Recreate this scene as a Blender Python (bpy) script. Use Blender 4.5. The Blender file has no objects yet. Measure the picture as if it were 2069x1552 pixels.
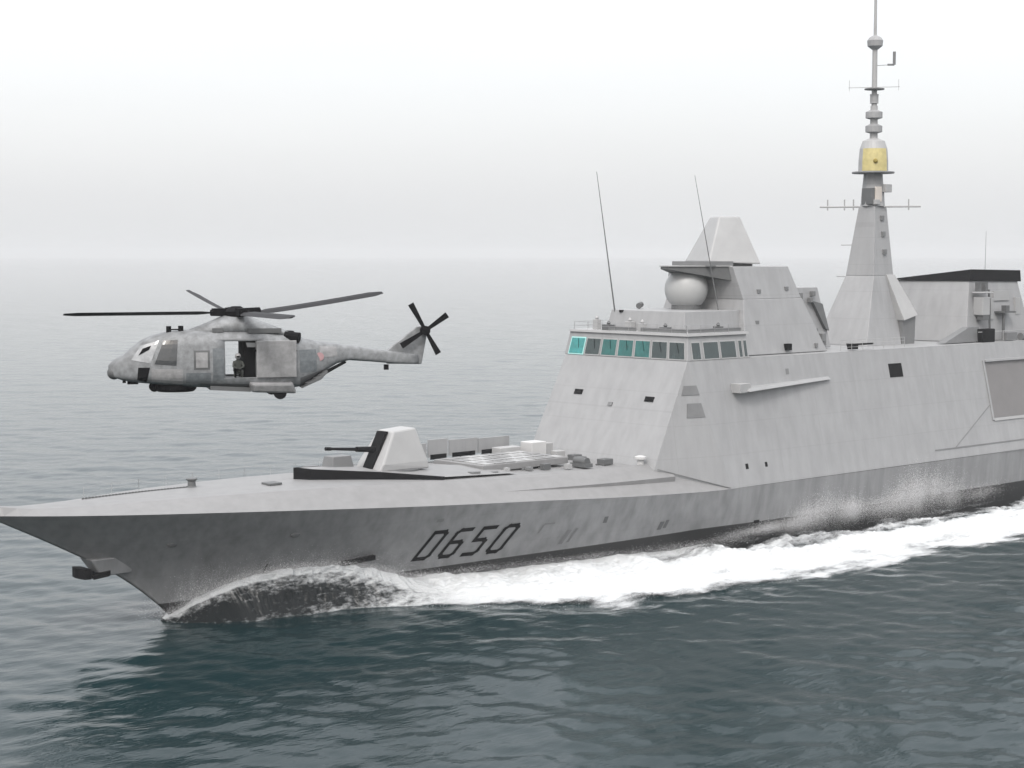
import bpy, bmesh, math, random
import numpy as np
from mathutils import Vector, Matrix
random.seed(7); np.random.seed(7)
S = bpy.context.scene
COL = S.collection

# ------------------------------------------------------------------ camera
PHI = math.radians(48.0)          # angle between the view and the ship's keel line
PITCH = math.atan(263.0/3550.0)
RGT = Vector((math.sin(PHI), -math.cos(PHI), 0)); FWH = Vector((math.cos(PHI), math.sin(PHI), 0))
CAMP = Vector((-66.28, -108.5, 26.0))
cd = bpy.data.cameras.new('camera'); cam = bpy.data.objects.new('camera', cd); COL.objects.link(cam)
fwd = FWH*math.cos(PITCH) + Vector((0, 0, -math.sin(PITCH))); up = RGT.cross(fwd)
m = Matrix((RGT, up, -fwd)).transposed().to_4x4(); m.translation = CAMP
cam.matrix_world = m
cd.sensor_width = 36.0; cd.lens = 36.0*3550.0/2069.0; cd.clip_start = 0.5; cd.clip_end = 30000
S.camera = cam

# ------------------------------------------------------------------ world
SUN_EL, SUN_AZ = math.radians(48), math.radians(217)
w = bpy.data.worlds.new("World"); S.world = w; w.use_nodes = True
nt = w.node_tree; nt.nodes.clear()
def nd(nt, t, **k):
    n = nt.nodes.new(t)
    for a, b in k.items(): setattr(n, a, b)
    return n
sky = nd(nt, 'ShaderNodeTexSky', sky_type='NISHITA', sun_disc=False)
sky.sun_elevation = SUN_EL; sky.sun_rotation = math.pi/2 - SUN_AZ; sky.air_density = 1; sky.dust_density = 6
bg = nd(nt, 'ShaderNodeBackground'); bg.inputs[1].default_value = 0.06
bg2 = nd(nt, 'ShaderNodeBackground'); bg2.inputs[1].default_value = 1.0
tc = nd(nt, 'ShaderNodeTexCoord'); sp = nd(nt, 'ShaderNodeSeparateXYZ')
cr = nd(nt, 'ShaderNodeValToRGB')
e = cr.color_ramp.elements
e[0].position = 0.0; e[0].color = (0.645, 0.655, 0.665, 1)
e[1].position = 1.0; e[1].color = (1.75, 1.75, 1.75, 1)
for p_, c_ in ((0.032, (.665, .67, .68, 1)), (0.074, (.735, .735, .74, 1)), (0.116, (.785, .78, .78, 1)), (0.16, (.835, .83, .83, 1)), (0.3, (.96, .96, .96, 1)), (0.6, (1.35, 1.35, 1.35, 1))):
    x = e.new(p_); x.color = c_
cn = nd(nt, 'ShaderNodeTexNoise'); cn.inputs['Scale'].default_value = 2.2; cn.inputs['Detail'].default_value = 4
cm = nd(nt, 'ShaderNodeMapping'); cm.inputs['Scale'].default_value = (1, 1, 5)
mr = nd(nt, 'ShaderNodeMapRange'); mr.inputs[3].default_value = 0.94; mr.inputs[4].default_value = 1.06
mul = nd(nt, 'ShaderNodeMixRGB', blend_type='MULTIPLY'); mul.inputs[0].default_value = 1
add = nd(nt, 'ShaderNodeAddShader'); out = nd(nt, 'ShaderNodeOutputWorld')
L = nt.links.new
L(tc.outputs['Generated'], sp.inputs[0]); L(sp.outputs[2], cr.inputs[0])
L(tc.outputs['Generated'], cm.inputs[0]); L(cm.outputs[0], cn.inputs[0]); L(cn.outputs[0], mr.inputs[0])
L(cr.outputs[0], mul.inputs[1]); L(mr.outputs[0], mul.inputs[2]); L(mul.outputs[0], bg2.inputs[0])
L(sky.outputs[0], bg.inputs[0]); L(bg.outputs[0], add.inputs[0]); L(bg2.outputs[0], add.inputs[1]); L(add.outputs[0], out.inputs[0])

sd = bpy.data.lights.new('sun', 'SUN'); sd.energy = 1.5; sd.angle = math.radians(14); sd.color = (1, .99, .975)
so = bpy.data.objects.new('sun', sd); COL.objects.link(so)
sdir = Vector((math.cos(SUN_EL)*math.cos(SUN_AZ), math.cos(SUN_EL)*math.sin(SUN_AZ), math.sin(SUN_EL)))
so.rotation_euler = sdir.to_track_quat('Z', 'Y').to_euler()
S.view_settings.view_transform = 'Standard'; S.view_settings.look = 'None'
S.view_settings.exposure = 0.2; S.view_settings.gamma = 1.0
S.render.engine = 'CYCLES'; S.cycles.use_denoising = True
S.cycles.max_bounces = 8; S.cycles.volume_bounces = 1; S.cycles.transparent_max_bounces = 24
S.cycles.sample_clamp_indirect = 5

# ------------------------------------------------------------------ helpers
def tag(o, label=None, cat=None, group=None, kind=None):
    if label: o['label'] = label
    if cat: o['category'] = cat
    if group: o['group'] = group
    if kind: o['kind'] = kind
    return o
def link(name, me, mat, parent=None):
    o = bpy.data.objects.new(name, me); COL.objects.link(o)
    if mat: me.materials.append(mat)
    if parent: o.parent = parent
    return o
class MB:
    def __init__(s): s.v = []; s.f = []; s.M = Matrix.Identity(4)
    def add(s, vs, fs):
        n = len(s.v); s.v += [tuple(s.M @ Vector(q)) for q in vs]; s.f += [tuple(i+n for i in f) for f in fs]; return s
    def hexa(s, a, b):      # two quads, bottom then top, same winding
        return s.add(list(a)+list(b), [(3, 2, 1, 0), (4, 5, 6, 7), (0, 1, 5, 4), (1, 2, 6, 5), (2, 3, 7, 6), (3, 0, 4, 7)])
    def box(s, c, d, rz=0):
        x, y, z = c; a, b, h = d[0]/2, d[1]/2, d[2]/2; q = []
        for k in (-h, h):
            for (i, j) in ((-a, -b), (a, -b), (a, b), (-a, b)):
                q.append((x+i*math.cos(rz)-j*math.sin(rz), y+i*math.sin(rz)+j*math.cos(rz), z+k))
        return s.hexa(q[:4], q[4:])
    def frustum(s, c0, d0, c1, d1):
        def r(c, d): return [(c[0]-d[0]/2, c[1]-d[1]/2, c[2]), (c[0]+d[0]/2, c[1]-d[1]/2, c[2]), (c[0]+d[0]/2, c[1]+d[1]/2, c[2]), (c[0]-d[0]/2, c[1]+d[1]/2, c[2])]
        return s.hexa(r(c0, d0), r(c1, d1))
    def prism(s, pts, off):   # polygon extruded by off
        n = len(pts); o = Vector(off)
        return s.add(list(pts)+[tuple(Vector(p)+o) for p in pts], [tuple(range(n))[::-1], tuple(range(n, 2*n))]+[(i, (i+1) % n, n+(i+1) % n, n+i) for i in range(n)])
    def tube(s, p, q, r, r2=None, n=8):
        p = Vector(p); q = Vector(q); r2 = r if r2 is None else r2
        d = (q-p).normalized(); a = d.orthogonal().normalized(); b = d.cross(a); vs = []
        for (c, rr) in ((p, r), (q, r2)):
            for i in range(n):
                t = 2*math.pi*i/n; vs.append(tuple(c+a*rr*math.cos(t)+b*rr*math.sin(t)))
        return s.add(vs, [tuple(range(n))[::-1], tuple(range(n, 2*n))]+[(i, (i+1) % n, n+(i+1) % n, n+i) for i in range(n)])
    def lathe(s, c, prof, n=20):   # prof = (radius, z)
        vs = []; fs = []
        for r, z in prof:
            for i in range(n):
                t = 2*math.pi*i/n; vs.append((c[0]+r*math.cos(t), c[1]+r*math.sin(t), c[2]+z))
        for k in range(len(prof)-1):
            for i in range(n):
                j = (i+1) % n; fs.append((k*n+i, k*n+j, (k+1)*n+j, (k+1)*n+i))
        fs.append(tuple(range(n))[::-1]); fs.append(tuple(range((len(prof)-1)*n, len(prof)*n)))
        return s.add(vs, fs)
    def sphere(s, c, r, n=24, k=14, sc=(1, 1, 1)):
        vs = []; fs = []
        for j in range(k+1):
            a = math.pi*(0.5/ k + (k-1)/k*j/k) if False else math.pi*(j+.15)/(k+.3)
            for i in range(n):
                t = 2*math.pi*i/n
                vs.append((c[0]+r*sc[0]*math.sin(a)*math.cos(t), c[1]+r*sc[1]*math.sin(a)*math.sin(t), c[2]+r*sc[2]*math.cos(a)))
        for j in range(k):
            for i in range(n):
                q = (i+1) % n; fs.append((j*n+i, (j+1)*n+i, (j+1)*n+q, j*n+q))
        fs.append(tuple(range(n))); fs.append(tuple(range(k*n, (k+1)*n))[::-1])
        return s.add(vs, fs)
    def build(s, name, mat, parent=None, bevel=0, smooth=False, origin=None):
        me = bpy.data.meshes.new(name)
        o_ = Vector(origin) if origin else Vector((0, 0, 0))
        me.from_pydata([tuple(Vector(v)-o_) for v in s.v], [], s.f); me.update()
        bm = bmesh.new(); bm.from_mesh(me); bmesh.ops.recalc_face_normals(bm, faces=bm.faces); bm.to_mesh(me); bm.free()
        if smooth:
            for p in me.polygons: p.use_smooth = True
        o = link(name, me, mat, parent); o.location = o_
        if bevel:
            b = o.modifiers.new('bevel', 'BEVEL'); b.width = bevel; b.segments = 2; b.limit_method = 'ANGLE'
        return o

# ------------------------------------------------------------------ materials
def mat(name, col, rough=0.6, metal=0.0, var=0.12, scale=0.6, streak=0.0, bump=0.0, spec=0.5, tint=None, panel=0.0):
    m = bpy.data.materials.new(name); m.use_nodes = True; nt = m.node_tree; L = nt.links.new
    b = nt.nodes['Principled BSDF']; b.inputs['Roughness'].default_value = rough; b.inputs['Metallic'].default_value = metal
    b.inputs['Specular IOR Level'].default_value = spec
    tc = nd(nt, 'ShaderNodeTexCoord')
    n1 = nd(nt, 'ShaderNodeTexNoise'); n1.inputs['Scale'].default_value = scale; n1.inputs['Detail'].default_value = 8; n1.inputs['Roughness'].default_value = .65
    L(tc.outputs['Object'], n1.inputs[0])
    r1 = nd(nt, 'ShaderNodeMapRange'); r1.inputs[1].default_value = .3; r1.inputs[2].default_value = .7; r1.inputs[3].default_value = 1-var; r1.inputs[4].default_value = 1+var
    L(n1.outputs[0], r1.inputs[0]); fac = r1.outputs[0]
    if streak:
        mp = nd(nt, 'ShaderNodeMapping'); mp.inputs['Scale'].default_value = (1.3, 1.3, .10)
        n2 = nd(nt, 'ShaderNodeTexNoise'); n2.inputs['Scale'].default_value = 1.0; n2.inputs['Detail'].default_value = 5
        L(tc.outputs['Object'], mp.inputs[0]); L(mp.outputs[0], n2.inputs[0])
        r2 = nd(nt, 'ShaderNodeMapRange'); r2.inputs[1].default_value = .35; r2.inputs[2].default_value = .7; r2.inputs[3].default_value = 1+streak*.4; r2.inputs[4].default_value = 1-streak
        L(n2.outputs[0], r2.inputs[0]); mm = nd(nt, 'ShaderNodeMath', operation='MULTIPLY'); L(fac, mm.inputs[0]); L(r2.outputs[0], mm.inputs[1]); fac = mm.outputs[0]
    hgt = None
    if panel:   # weld seams between plates
        sx = nd(nt, 'ShaderNodeSeparateXYZ'); L(tc.outputs['Object'], sx.inputs[0])
        acc = None
        for idx, per, off in ((0, 6.1, .4), (2, 2.7, 1.1)):
            a = nd(nt, 'ShaderNodeMath', operation='ADD'); a.inputs[1].default_value = 1000+off; L(sx.outputs[idx], a.inputs[0])
            d = nd(nt, 'ShaderNodeMath', operation='MODULO'); d.inputs[1].default_value = per; L(a.outputs[0], d.inputs[0])
            c = nd(nt, 'ShaderNodeMath', operation='LESS_THAN'); c.inputs[1].default_value = .07; L(d.outputs[0], c.inputs[0])
            if acc is None: acc = c.outputs[0]
            else:
                x = nd(nt, 'ShaderNodeMath', operation='MAXIMUM'); L(acc, x.inputs[0]); L(c.outputs[0], x.inputs[1]); acc = x.outputs[0]
        s = nd(nt, 'ShaderNodeMath', operation='MULTIPLY'); s.inputs[1].default_value = -panel; L(acc, s.inputs[0])
        a2 = nd(nt, 'ShaderNodeMath', operation='ADD'); L(fac, a2.inputs[0]); L(s.outputs[0], a2.inputs[1]); fac = a2.outputs[0]
    cmix = nd(nt, 'ShaderNodeMixRGB', blend_type='MULTIPLY'); cmix.inputs[0].default_value = 1; cmix.inputs[1].default_value = (*col, 1)
    L(fac, cmix.inputs[2]); colout = cmix.outputs[0]
    L(colout, b.inputs['Base Color'])
    if bump:
        bp = nd(nt, 'ShaderNodeBump'); bp.inputs['Strength'].default_value = bump; bp.inputs['Distance'].default_value = .05
        n3 = nd(nt, 'ShaderNodeTexNoise'); n3.inputs['Scale'].default_value = .7; n3.inputs['Detail'].default_value = 3; L(tc.outputs['Object'], n3.inputs[0])
        L(n3.outputs[0], bp.inputs['Height']); L(bp.outputs[0], b.inputs['Normal'])
    return m, nt, colout, b
G = (0.25, 0.253, 0.258)
M_ship = mat('ship_grey_paint', G, .55, var=.04, streak=.09, bump=.3, panel=.07)[0]
M_deck = mat('deck_grey_paint', (.188, .188, .19), .55, var=.09, scale=.9, bump=.1)[0]
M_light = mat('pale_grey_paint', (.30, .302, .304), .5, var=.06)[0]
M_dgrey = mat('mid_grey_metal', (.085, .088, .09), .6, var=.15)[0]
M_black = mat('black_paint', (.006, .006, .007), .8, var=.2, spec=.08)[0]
M_white = mat('white_paint', (.45, .45, .45), .5, var=.05)[0]
M_dome = mat('radome_white', (.33, .335, .335), .45, var=.04)[0]
M_gold = mat('gold_film', (.44, .38, .17), .5, var=.15, scale=2)[0]
M_seam = mat('seam_grey_paint', (.14, .143, .146), .6)[0]  # plain darker grey for seams, markings and fittings
# hull: grey topsides over a black boot-top band
M_hull, nt, co, b = mat('hull_paint', (.208, .211, .216), .5, var=.07, streak=.22, bump=.3, panel=.05)
L = nt.links.new
tc = nd(nt, 'ShaderNodeTexCoord'); sx = nd(nt, 'ShaderNodeSeparateXYZ'); L(tc.outputs['Object'], sx.inputs[0])
hx = nd(nt, 'ShaderNodeMath', operation='MULTIPLY_ADD'); hx.inputs[1].default_value = .03; hx.inputs[2].default_value = 1.25; L(sx.outputs[0], hx.inputs[0])
hm = nd(nt, 'ShaderNodeMath', operation='MINIMUM'); hm.inputs[1].default_value = 2.6; L(hx.outputs[0], hm.inputs[0])
lt = nd(nt, 'ShaderNodeMath', operation='LESS_THAN'); L(sx.outputs[2], lt.inputs[0]); L(hm.outputs[0], lt.inputs[1])
mx = nd(nt, 'ShaderNodeMixRGB'); mx.inputs[2].default_value = (.01, .01, .011, 1); L(lt.outputs[0], mx.inputs[0]); L(co, mx.inputs[1]); L(mx.outputs[0], b.inputs['Base Color'])
def glass(name, col, rough=.12):
    m, nt, co, b = mat(name, col, rough, var=.35, scale=1.5, spec=.8); return m
M_teal = glass('teal_coated_glass', (.0, .085, .078), .2); M_teal2 = glass('pale_teal_glass', (.02, .21, .205), .25); M_glass = glass('grey_glass', (.014, .028, .028))
M_heli = mat('helicopter_grey', (.175, .182, .188), .6, var=.38, scale=2.8)[0]
M_heli2 = mat('helicopter_light_panel', (.225, .225, .228), .6, var=.25, scale=3)[0]
M_heliw = glass('helicopter_window', (.03, .033, .036)); M_bub = glass('helicopter_windshield_sky_tone', (.30, .31, .32), .08)  # pale windshield colour imitates the bright sky reflected in it
M_blu = mat('helicopter_blue_grey_panel', (.11, .122, .13), .6, var=.3, scale=4)[0]
M_blade = mat('rotor_blade_grey', (.018, .018, .02), .7, spec=.2)[0]

# ------------------------------------------------------------------ hull form
def pchip(xs, ys):
    xs = list(map(float, xs)); ys = list(map(float, ys)); n = len(xs)
    h = [xs[i+1]-xs[i] for i in range(n-1)]; d = [(ys[i+1]-ys[i])/h[i] for i in range(n-1)]
    m = [0]*n; m[0] = d[0]; m[-1] = d[-1]
    for i in range(1, n-1):
        m[i] = 0 if d[i-1]*d[i] <= 0 else 3*(h[i-1]+h[i])/((2*h[i]+h[i-1])/d[i-1]+(h[i]+2*h[i-1])/d[i])
    def f(x):
        if x <= xs[0]: return ys[0]
        if x >= xs[-1]: return ys[-1]
        i = 0
        while x > xs[i+1]: i += 1
        t = (x-xs[i])/h[i]
        return (2*t**3-3*t*t+1)*ys[i]+(t**3-2*t*t+t)*h[i]*m[i]+(-2*t**3+3*t*t)*ys[i+1]+(t**3-t*t)*h[i]*m[i+1]
    return f
ZK = pchip([-14.2, -8.6, -2, 5.3, 15.8, 27, 37.4, 47.8, 70, 128], [8.73, 8.5, 8.2, 7.8, 7.2, 6.7, 6.2, 5.9, 5.9, 6.0])
YK = pchip([0, 2.2, 5.6, 12.2, 19.5, 30, 41, 51.6, 62, 100, 142], [0, 1.4, 3, 5, 6.2, 7.3, 8.6, 9.5, 10, 10, 9.0])
YW = pchip([0, 10, 20, 30, 40, 50, 60, 72, 105, 142], [0, 1.5, 3.3, 5.1, 6.9, 8.2, 9.1, 9.4, 9.3, 7.6])
XS = pchip([-3, -1, 0, 1.2, 3.7, 6.4, 8.73], [2.6, 0, -1.2, -2.4, -5.5, -10.4, -15.3])
ZS = 8.73
def HY(x, z):
    zk = ZK(x); t = max(0, min(1, (z+1)/(zk+1))); d = max(0, x-XS(t*(ZS+1)-1))
    s = t**1.25
    return YW(d)*(1-s)+YK(d)*s
XEND = 128.0

ship = bpy.data.objects.new('warship', None); COL.objects.link(ship)
tag(ship, 'grey frigate with number D650 on its bow, steaming left through white foam', 'warship')
# hull mesh
ds = [0, .3, .8, 1.5, 2.5, 4, 5.6, 8, 10, 12.2, 15, 18, 21, 25, 30, 35, 40, 45, 50, 55, 60, 66, 72, 80, 90, 100, 115, 130, 142]
NT = 20
vs = []; fs = []
for side in (-1, 1):
    base = len(vs)
    for d in ds:
        for k in range(NT+1):
            t = k/NT
            x = d-15.3*t
            for _ in range(25):      # settle the station against the falling knuckle
                z = -2.8+t*(ZK(x)+2.8); tt = max(0, min(1, (z+1)/(ZK(x)+1)))
                x0 = XS(tt*(ZS+1)-1); x = x0+d*(XEND-x0)/142.2
            y = HY(x, z)
            vs.append((x, side*y, z))
    n = NT+1
    for i in range(len(ds)-1):
        for k in range(NT):
            a = base+i*n+k; q = (a, a+n, a+n+1, a+1)
            fs.append(q if side < 0 else q[::-1])
nn = len(ds)*(NT+1)
# transom
for k in range(NT):
    a = nn-(NT+1)+k; b_ = 2*nn-(NT+1)+k; fs.append((a, b_, b_+1, a+1))
me = bpy.data.meshes.new('hull'); me.from_pydata(vs, [], fs)
bm = bmesh.new(); bm.from_mesh(me); bmesh.ops.remove_doubles(bm, verts=bm.verts, dist=.004); bmesh.ops.recalc_face_normals(bm, faces=bm.faces); bm.to_mesh(me); bm.free()
for p in me.polygons: p.use_smooth = True
hull = link('hull', me, M_hull, ship)
def hull_patch(u0, u1, z0, z1, off=.012, shear=0, n=4):
    """quad strip on the port side between x u0..u1 and z z0..z1"""
    vs = []; fs = []
    for i in range(n+1):
        for j in range(n+1):
            z = z0+(z1-z0)*j/n; x = u0+(u1-u0)*i/n+shear*(z-z0)
            vs.append((x, -HY(x, z)-off, z))
    for i in range(n):
        for j in range(n):
            a = i*(n+1)+j; fs.append((a, a+n+1, a+n+2, a+1))
    return vs, fs
# hull number D650: strokes laid on the plating
def stroke(mb, a, b, wd, X0, Z0, sh):
    (ax, az), (bx, bz) = a, b; dx, dz = bx-ax, bz-az; l = math.hypot(dx, dz); nx, nz = -dz/l*wd/2, dx/l*wd/2
    ex, ez = dx/l*wd/2, dz/l*wd/2
    N = 6; vs = []
    for i in range(N+1):
        t = i/N; px, pz = ax-ex+(dx+2*ex)*t, az-ez+(dz+2*ez)*t
        for sgn in (1, -1):
            u, v = px+nx*sgn, pz+nz*sgn; X = X0+u+sh*v; Z = Z0+v
            vs.append((X, -HY(X, Z)-.03-.004*len(mb.v) % .003, Z))
    mb.add(vs, [(2*i, 2*i+1, 2*i+3, 2*i+2) for i in range(N)])
DW, DH = 1.15, 2.15
c_ = .22
paths = {'D': [(0, 0), (DW-c_, 0), (DW, c_), (DW, DH-c_), (DW-c_, DH), (0, DH), (0, 0)],
         '6': [(DW, DH), (c_, DH), (0, DH-c_), (0, c_), (c_, 0), (DW-c_, 0), (DW, c_), (DW, DH*.5-c_*.4), (DW-c_, DH*.54), (0, DH*.54)],
         '5': [(DW, DH), (.05, DH), (.05, DH*.54), (DW-c_, DH*.54), (DW, DH*.5-c_*.4), (DW, c_), (DW-c_, 0), (0, 0)],
         '0': [(c_, 0), (DW-c_, 0), (DW, c_), (DW, DH-c_), (DW-c_, DH), (c_, DH), (0, DH-c_), (0, c_), (c_, 0)]}
for i, ch in enumerate('D650'):
    mb = MB(); p = paths[ch]
    for a, b_ in zip(p, p[1:]): stroke(mb, a, b_, .31, 17.0+i*2.16, 2.72-i*.02, .42)
    mb.build('hull_number', M_black, hull)
def decal(name, u0, u1, z0, z1, m_, sh=0, off=.03, lab=None):
    mb = MB(); mb.add(*hull_patch(u0, u1, z0, z1, off, sh)); o = mb.build(name, m_, hull)
    if lab: o['label'] = lab
    return o
decal('hull_vent', 30.1, 30.5, 2.7, 3.9, M_seam, .35); decal('hull_vent', 30.85, 31.1, 2.8, 4.0, M_seam, .35)
decal('hull_marking', 27.6, 27.75, 3.9, 4.6, M_seam, .3); decal('hull_marking', 27.9, 28.9, 4.6, 4.72, M_seam)
decal('scuttle', 33.8, 34.2, 4.2, 4.75, M_dgrey); decal('scuttle', 40.0, 40.45, 3.0, 3.7, M_dgrey, .2); decal('scuttle', 40.6, 40.95, 3.1, 3.8, M_dgrey, .2)
decal('scuttle', 51.4, 52.1, 2.5, 2.75, M_black); decal('draught_marks', 4.72, 4.84, 2.7, 3.6, M_black, .1)
decal('scuttle', 17.6, 18.2, 5.75, 6.0, M_seam)
# stabiliser flap just above the bow wave, dark
mb = MB(); v = []
for x in (10.6, 11.8, 13.2):
    z = 3.0+.12*(x-10.6); y = -HY(x, z)
    v.append([(x, y-.02, z-.18), (x, y-.5, z-.14), (x, y-.5, z+.2), (x, y-.02, z+.22)])
for a, b_ in zip(v, v[1:]): mb.hexa(a, b_)
mb.build('hull_fender', M_black, hull)
for (x, z) in ((-2.9, 5.85), (5.9, 5.85)):
    mb = MB(); y = -HY(x, z); mb.lathe((0, 0, 0), [(.3, 0), (.3, .1), (.18, .14)], 14)
    mb.M = Matrix.Identity(4)
    o = mb.build('hawse_pipe', M_dgrey, hull); o.location = (x, y+.02, z); o.rotation_euler = (math.radians(110), 0, 0); o.scale = (1.3, .6, 1)
# stem anchor in its bolster
mb = MB(); mb.frustum((-6.0, 0, 3.8), (2.4, 1.1, 0), (-6.4, 0, 5.1), (3.4, 1.7, 0)); mb.build('anchor_bolster', M_hull, ship, .1)
mb = MB(); mb.tube((-5.6, 0, 4.25), (-8.1, 0, 4.35), .2, .17)
mb.prism([(-8.0, -.75, 4.05), (-8.6, -.9, 4.1), (-8.75, -.2, 4.1), (-8.75, .2, 4.1), (-8.6, .9, 4.1), (-8.0, .75, 4.05)], (0, 0, .72))
mb.prism([(-7.9, -.85, 4.0), (-6.7, -.8, 4.1), (-6.5, -.65, 4.15), (-7.9, -.45, 4.1)], (0, 0, .35))
mb.prism([(-7.9, .85, 4.0), (-6.7, .8, 4.1), (-6.5, .65, 4.15), (-7.9, .45, 4.1)], (0, 0, .35))
an = mb.build('anchor', M_black, ship, .03); an.location.z = -.3

# ------------------------------------------------------------------ foredeck (whaleback between the knuckles)
ST = [(-15.3, 0.0, 8.78, 0.0, 9.45, 9.45), (-12, 1.6, 8.64, 1.0, 9.05, 9.0), (-8.6, 3, 8.5, 1.7, 8.98, 9.06), (-2, 5, 8.2, 3.2, 9.05, 9.15), (5.3, 6.2, 7.8, 4.3, 9.0, 9.15),
      (15.8, 7.3, 7.2, 5.3, 8.75, 8.95), (27, 8.6, 6.7, 6.3, 8.35, 8.5), (37.4, 9.5, 6.2, 7.0, 8.1, 8.25), (47.8, 10, 5.9, 7.4, 8.0, 8.2)]
def interp(x, k):
    for a, b_ in zip(ST, ST[1:]):
        if x <= b_[0]: t = (x-a[0])/(b_[0]-a[0]); return a[k]+(b_[k]-a[k])*t
    return ST[-1][k]
EY = pchip([s[0] for s in ST], [s[3] for s in ST]); EZ = pchip([s[0] for s in ST], [s[4] for s in ST]); CZ = pchip([s[0] for s in ST], [s[5] for s in ST])
XT = -15.3
vs = []; fs = []; xs = list(np.linspace(-15.3, 48.5, 64)); nx = len(xs)
for x in xs:
    b_ = YK((x-XT)); zk = ZK(x); e_, ez, cz = EY(x), EZ(x), CZ(x)
    b2 = b_*1.0+.01
    vs += [(x, -b2, zk+.01), (x, -e_, ez), (x, 0, cz), (x, e_, ez), (x, b2, zk+.01)]
for i in range(nx-1):
    for k in range(4): a = i*5+k; fs.append((a, a+5, a+6, a+1))
mb = MB(); mb.add(vs, fs); deck = mb.build('foredeck', M_deck, ship)
# raised pad with its long crease at the deck's side, ahead of the deckhouse
for sg in (-1, 1):
    mb = MB(); pts = []
    N = 10
    lo = []; hi = []
    for i in range(N+1):
        x = 23.5+18.5*i/N; t = i/N
        b_ = YK(x-XT); zk = ZK(x); e_ = EY(x); ez = EZ(x)
        f = .45; y = b_+(e_-b_)*f; z = zk+(ez-zk)*f
        h = .42*t
        pts.append([(x, sg*(y+.02), z-.05), (x, sg*(y+.10*t), z+h), (x, sg*(e_-.3), ez+.05+h*.7), (x, sg*(e_-.3), ez-.4)])
    for a, b_ in zip(pts, pts[1:]): mb.hexa(a, b_)
    mb.build('side_step', M_deck, deck)
# breakwater: a shallow V ahead of the gun, black colour imitates the shade on its recessed face
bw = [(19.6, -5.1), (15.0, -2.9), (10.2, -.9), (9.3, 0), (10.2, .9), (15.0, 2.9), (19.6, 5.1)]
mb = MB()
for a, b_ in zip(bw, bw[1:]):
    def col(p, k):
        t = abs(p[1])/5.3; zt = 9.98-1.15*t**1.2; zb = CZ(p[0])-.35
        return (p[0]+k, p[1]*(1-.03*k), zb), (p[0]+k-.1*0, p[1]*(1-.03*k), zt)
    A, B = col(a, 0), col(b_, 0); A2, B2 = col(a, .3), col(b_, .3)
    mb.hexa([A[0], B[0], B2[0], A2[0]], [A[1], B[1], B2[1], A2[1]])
br = mb.build('breakwater', M_black, ship); br['label'] = 'V shaped breakwater wall ahead of the gun, shade put in as black'
mb = MB(); top = [(p[0]+.28, p[1], 9.95-1.15*(abs(p[1])/5.3)**1.2) for p in bw]
mb.prism([top[0], top[1], top[2], top[3], top[4], top[5], top[6], (27, 4.6, 8.62), (27, -4.6, 8.62)], (0, 0, -.5)) if False else None
vs = top+[(27.5, 4.8, 8.5), (27.5, 0, 8.75), (27.5, -4.8, 8.5)]
mb.add(vs, [(0, 1, 8+1-1) if False else (0, 1, 9), (1, 2, 9), (2, 3, 9), (3, 8, 9), (3, 4, 8), (4, 5, 8), (5, 6, 8), (6, 7, 8)])
mb.build('gun_platform', M_deck, ship)
# deck fittings forward
def P(name, fn, m_, parent=ship, **k):
    mb = MB(); fn(mb); return mb.build(name, m_, parent, **k)
P('locker', lambda b: b.frustum((14.3, 1.2, 9.2), (2.2, 1.6, 0), (14.3, 1.2, 10.4), (1.7, 1.2, 0)), M_seam, bevel=.05)
P('locker', lambda b: b.box((13.0, 3.0, 9.3), (1.2, .6, .5)), M_seam, bevel=.05)
P('locker', lambda b: b.box((15.4, 2.9, 9.3), (.5, .5, .9)), M_dgrey, bevel=.05)
P('capstan', lambda b: b.lathe((1.2, 1.2, 9.05), [(.45, 0), (.3, .15), (.28, .5), (.42, .62), (.42, .7)], 16), M_dgrey, deck)
P('deck_hatch', lambda b: b.box((6.4, -1.4, 9.18), (1.1, 1.1, .16)), M_dgrey, deck, bevel=.03)
# anchor chain along the deck
def chain(b):
    for i in range(70):
        x = -7.5+i*.13; b.box((x, 1.25+.02*(i % 2), CZ(x)+.0), (.15, .11 if i % 2 else .05, .05 if i % 2 else .11))
P('anchor_chain', chain, M_dgrey, deck)
def rail(name, pts, h=1.0, bars=3, step=1.6, r=.02, parent=ship, m_=None):
    mb = MB()
    for a, b_ in zip(pts, pts[1:]):
        a = Vector(a); b_ = Vector(b_); n = max(1, int((b_-a).length/step))
        for i in range(n+1):
            p = a+(b_-a)*i/n; mb.tube(p, p+Vector((0, 0, h)), r*1.3, n=5)
        for k in range(bars): z = Vector((0, 0, h*(k+1)/bars)); mb.tube(a+z, b_+z, r, n=5)
    return mb.build(name, m_ or M_dgrey, parent)
rail('guard_rail', [(x, EY(x), EZ(x)) for x in (-7, -2, 3, 8, 13, 18, 24)], .75, 2, 2.2, .012, deck, M_light)

# ------------------------------------------------------------------ gun
gx, gy, gz = 18.2, -.8, 9.25
gun = P('gun_turret', lambda b: b.add(
    [(gx-2.6, gy-1.55, gz), (gx-2.6, gy+1.55, gz), (gx+2.3, gy+1.7, gz), (gx+2.3, gy-1.7, gz),
     (gx-2.25, gy-1.6, gz+.6), (gx-2.25, gy+1.6, gz+.6), (gx+2.2, gy+1.65, gz+.6), (gx+2.2, gy-1.65, gz+.6),
     (gx-.7, gy-1.0, gz+3.05), (gx-.7, gy+1.0, gz+3.05), (gx+1.5, gy+.95, gz+3.2), (gx+1.5, gy-.95, gz+3.2)],
    [(3, 2, 1, 0), (8, 9, 10, 11), (0, 1, 5, 4), (1, 2, 6, 5), (2, 3, 7, 6), (3, 0, 4, 7), (4, 5, 9, 8), (5, 6, 10, 9), (6, 7, 11, 10), (7, 4, 8, 11)]), M_light, bevel=.14)
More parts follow.
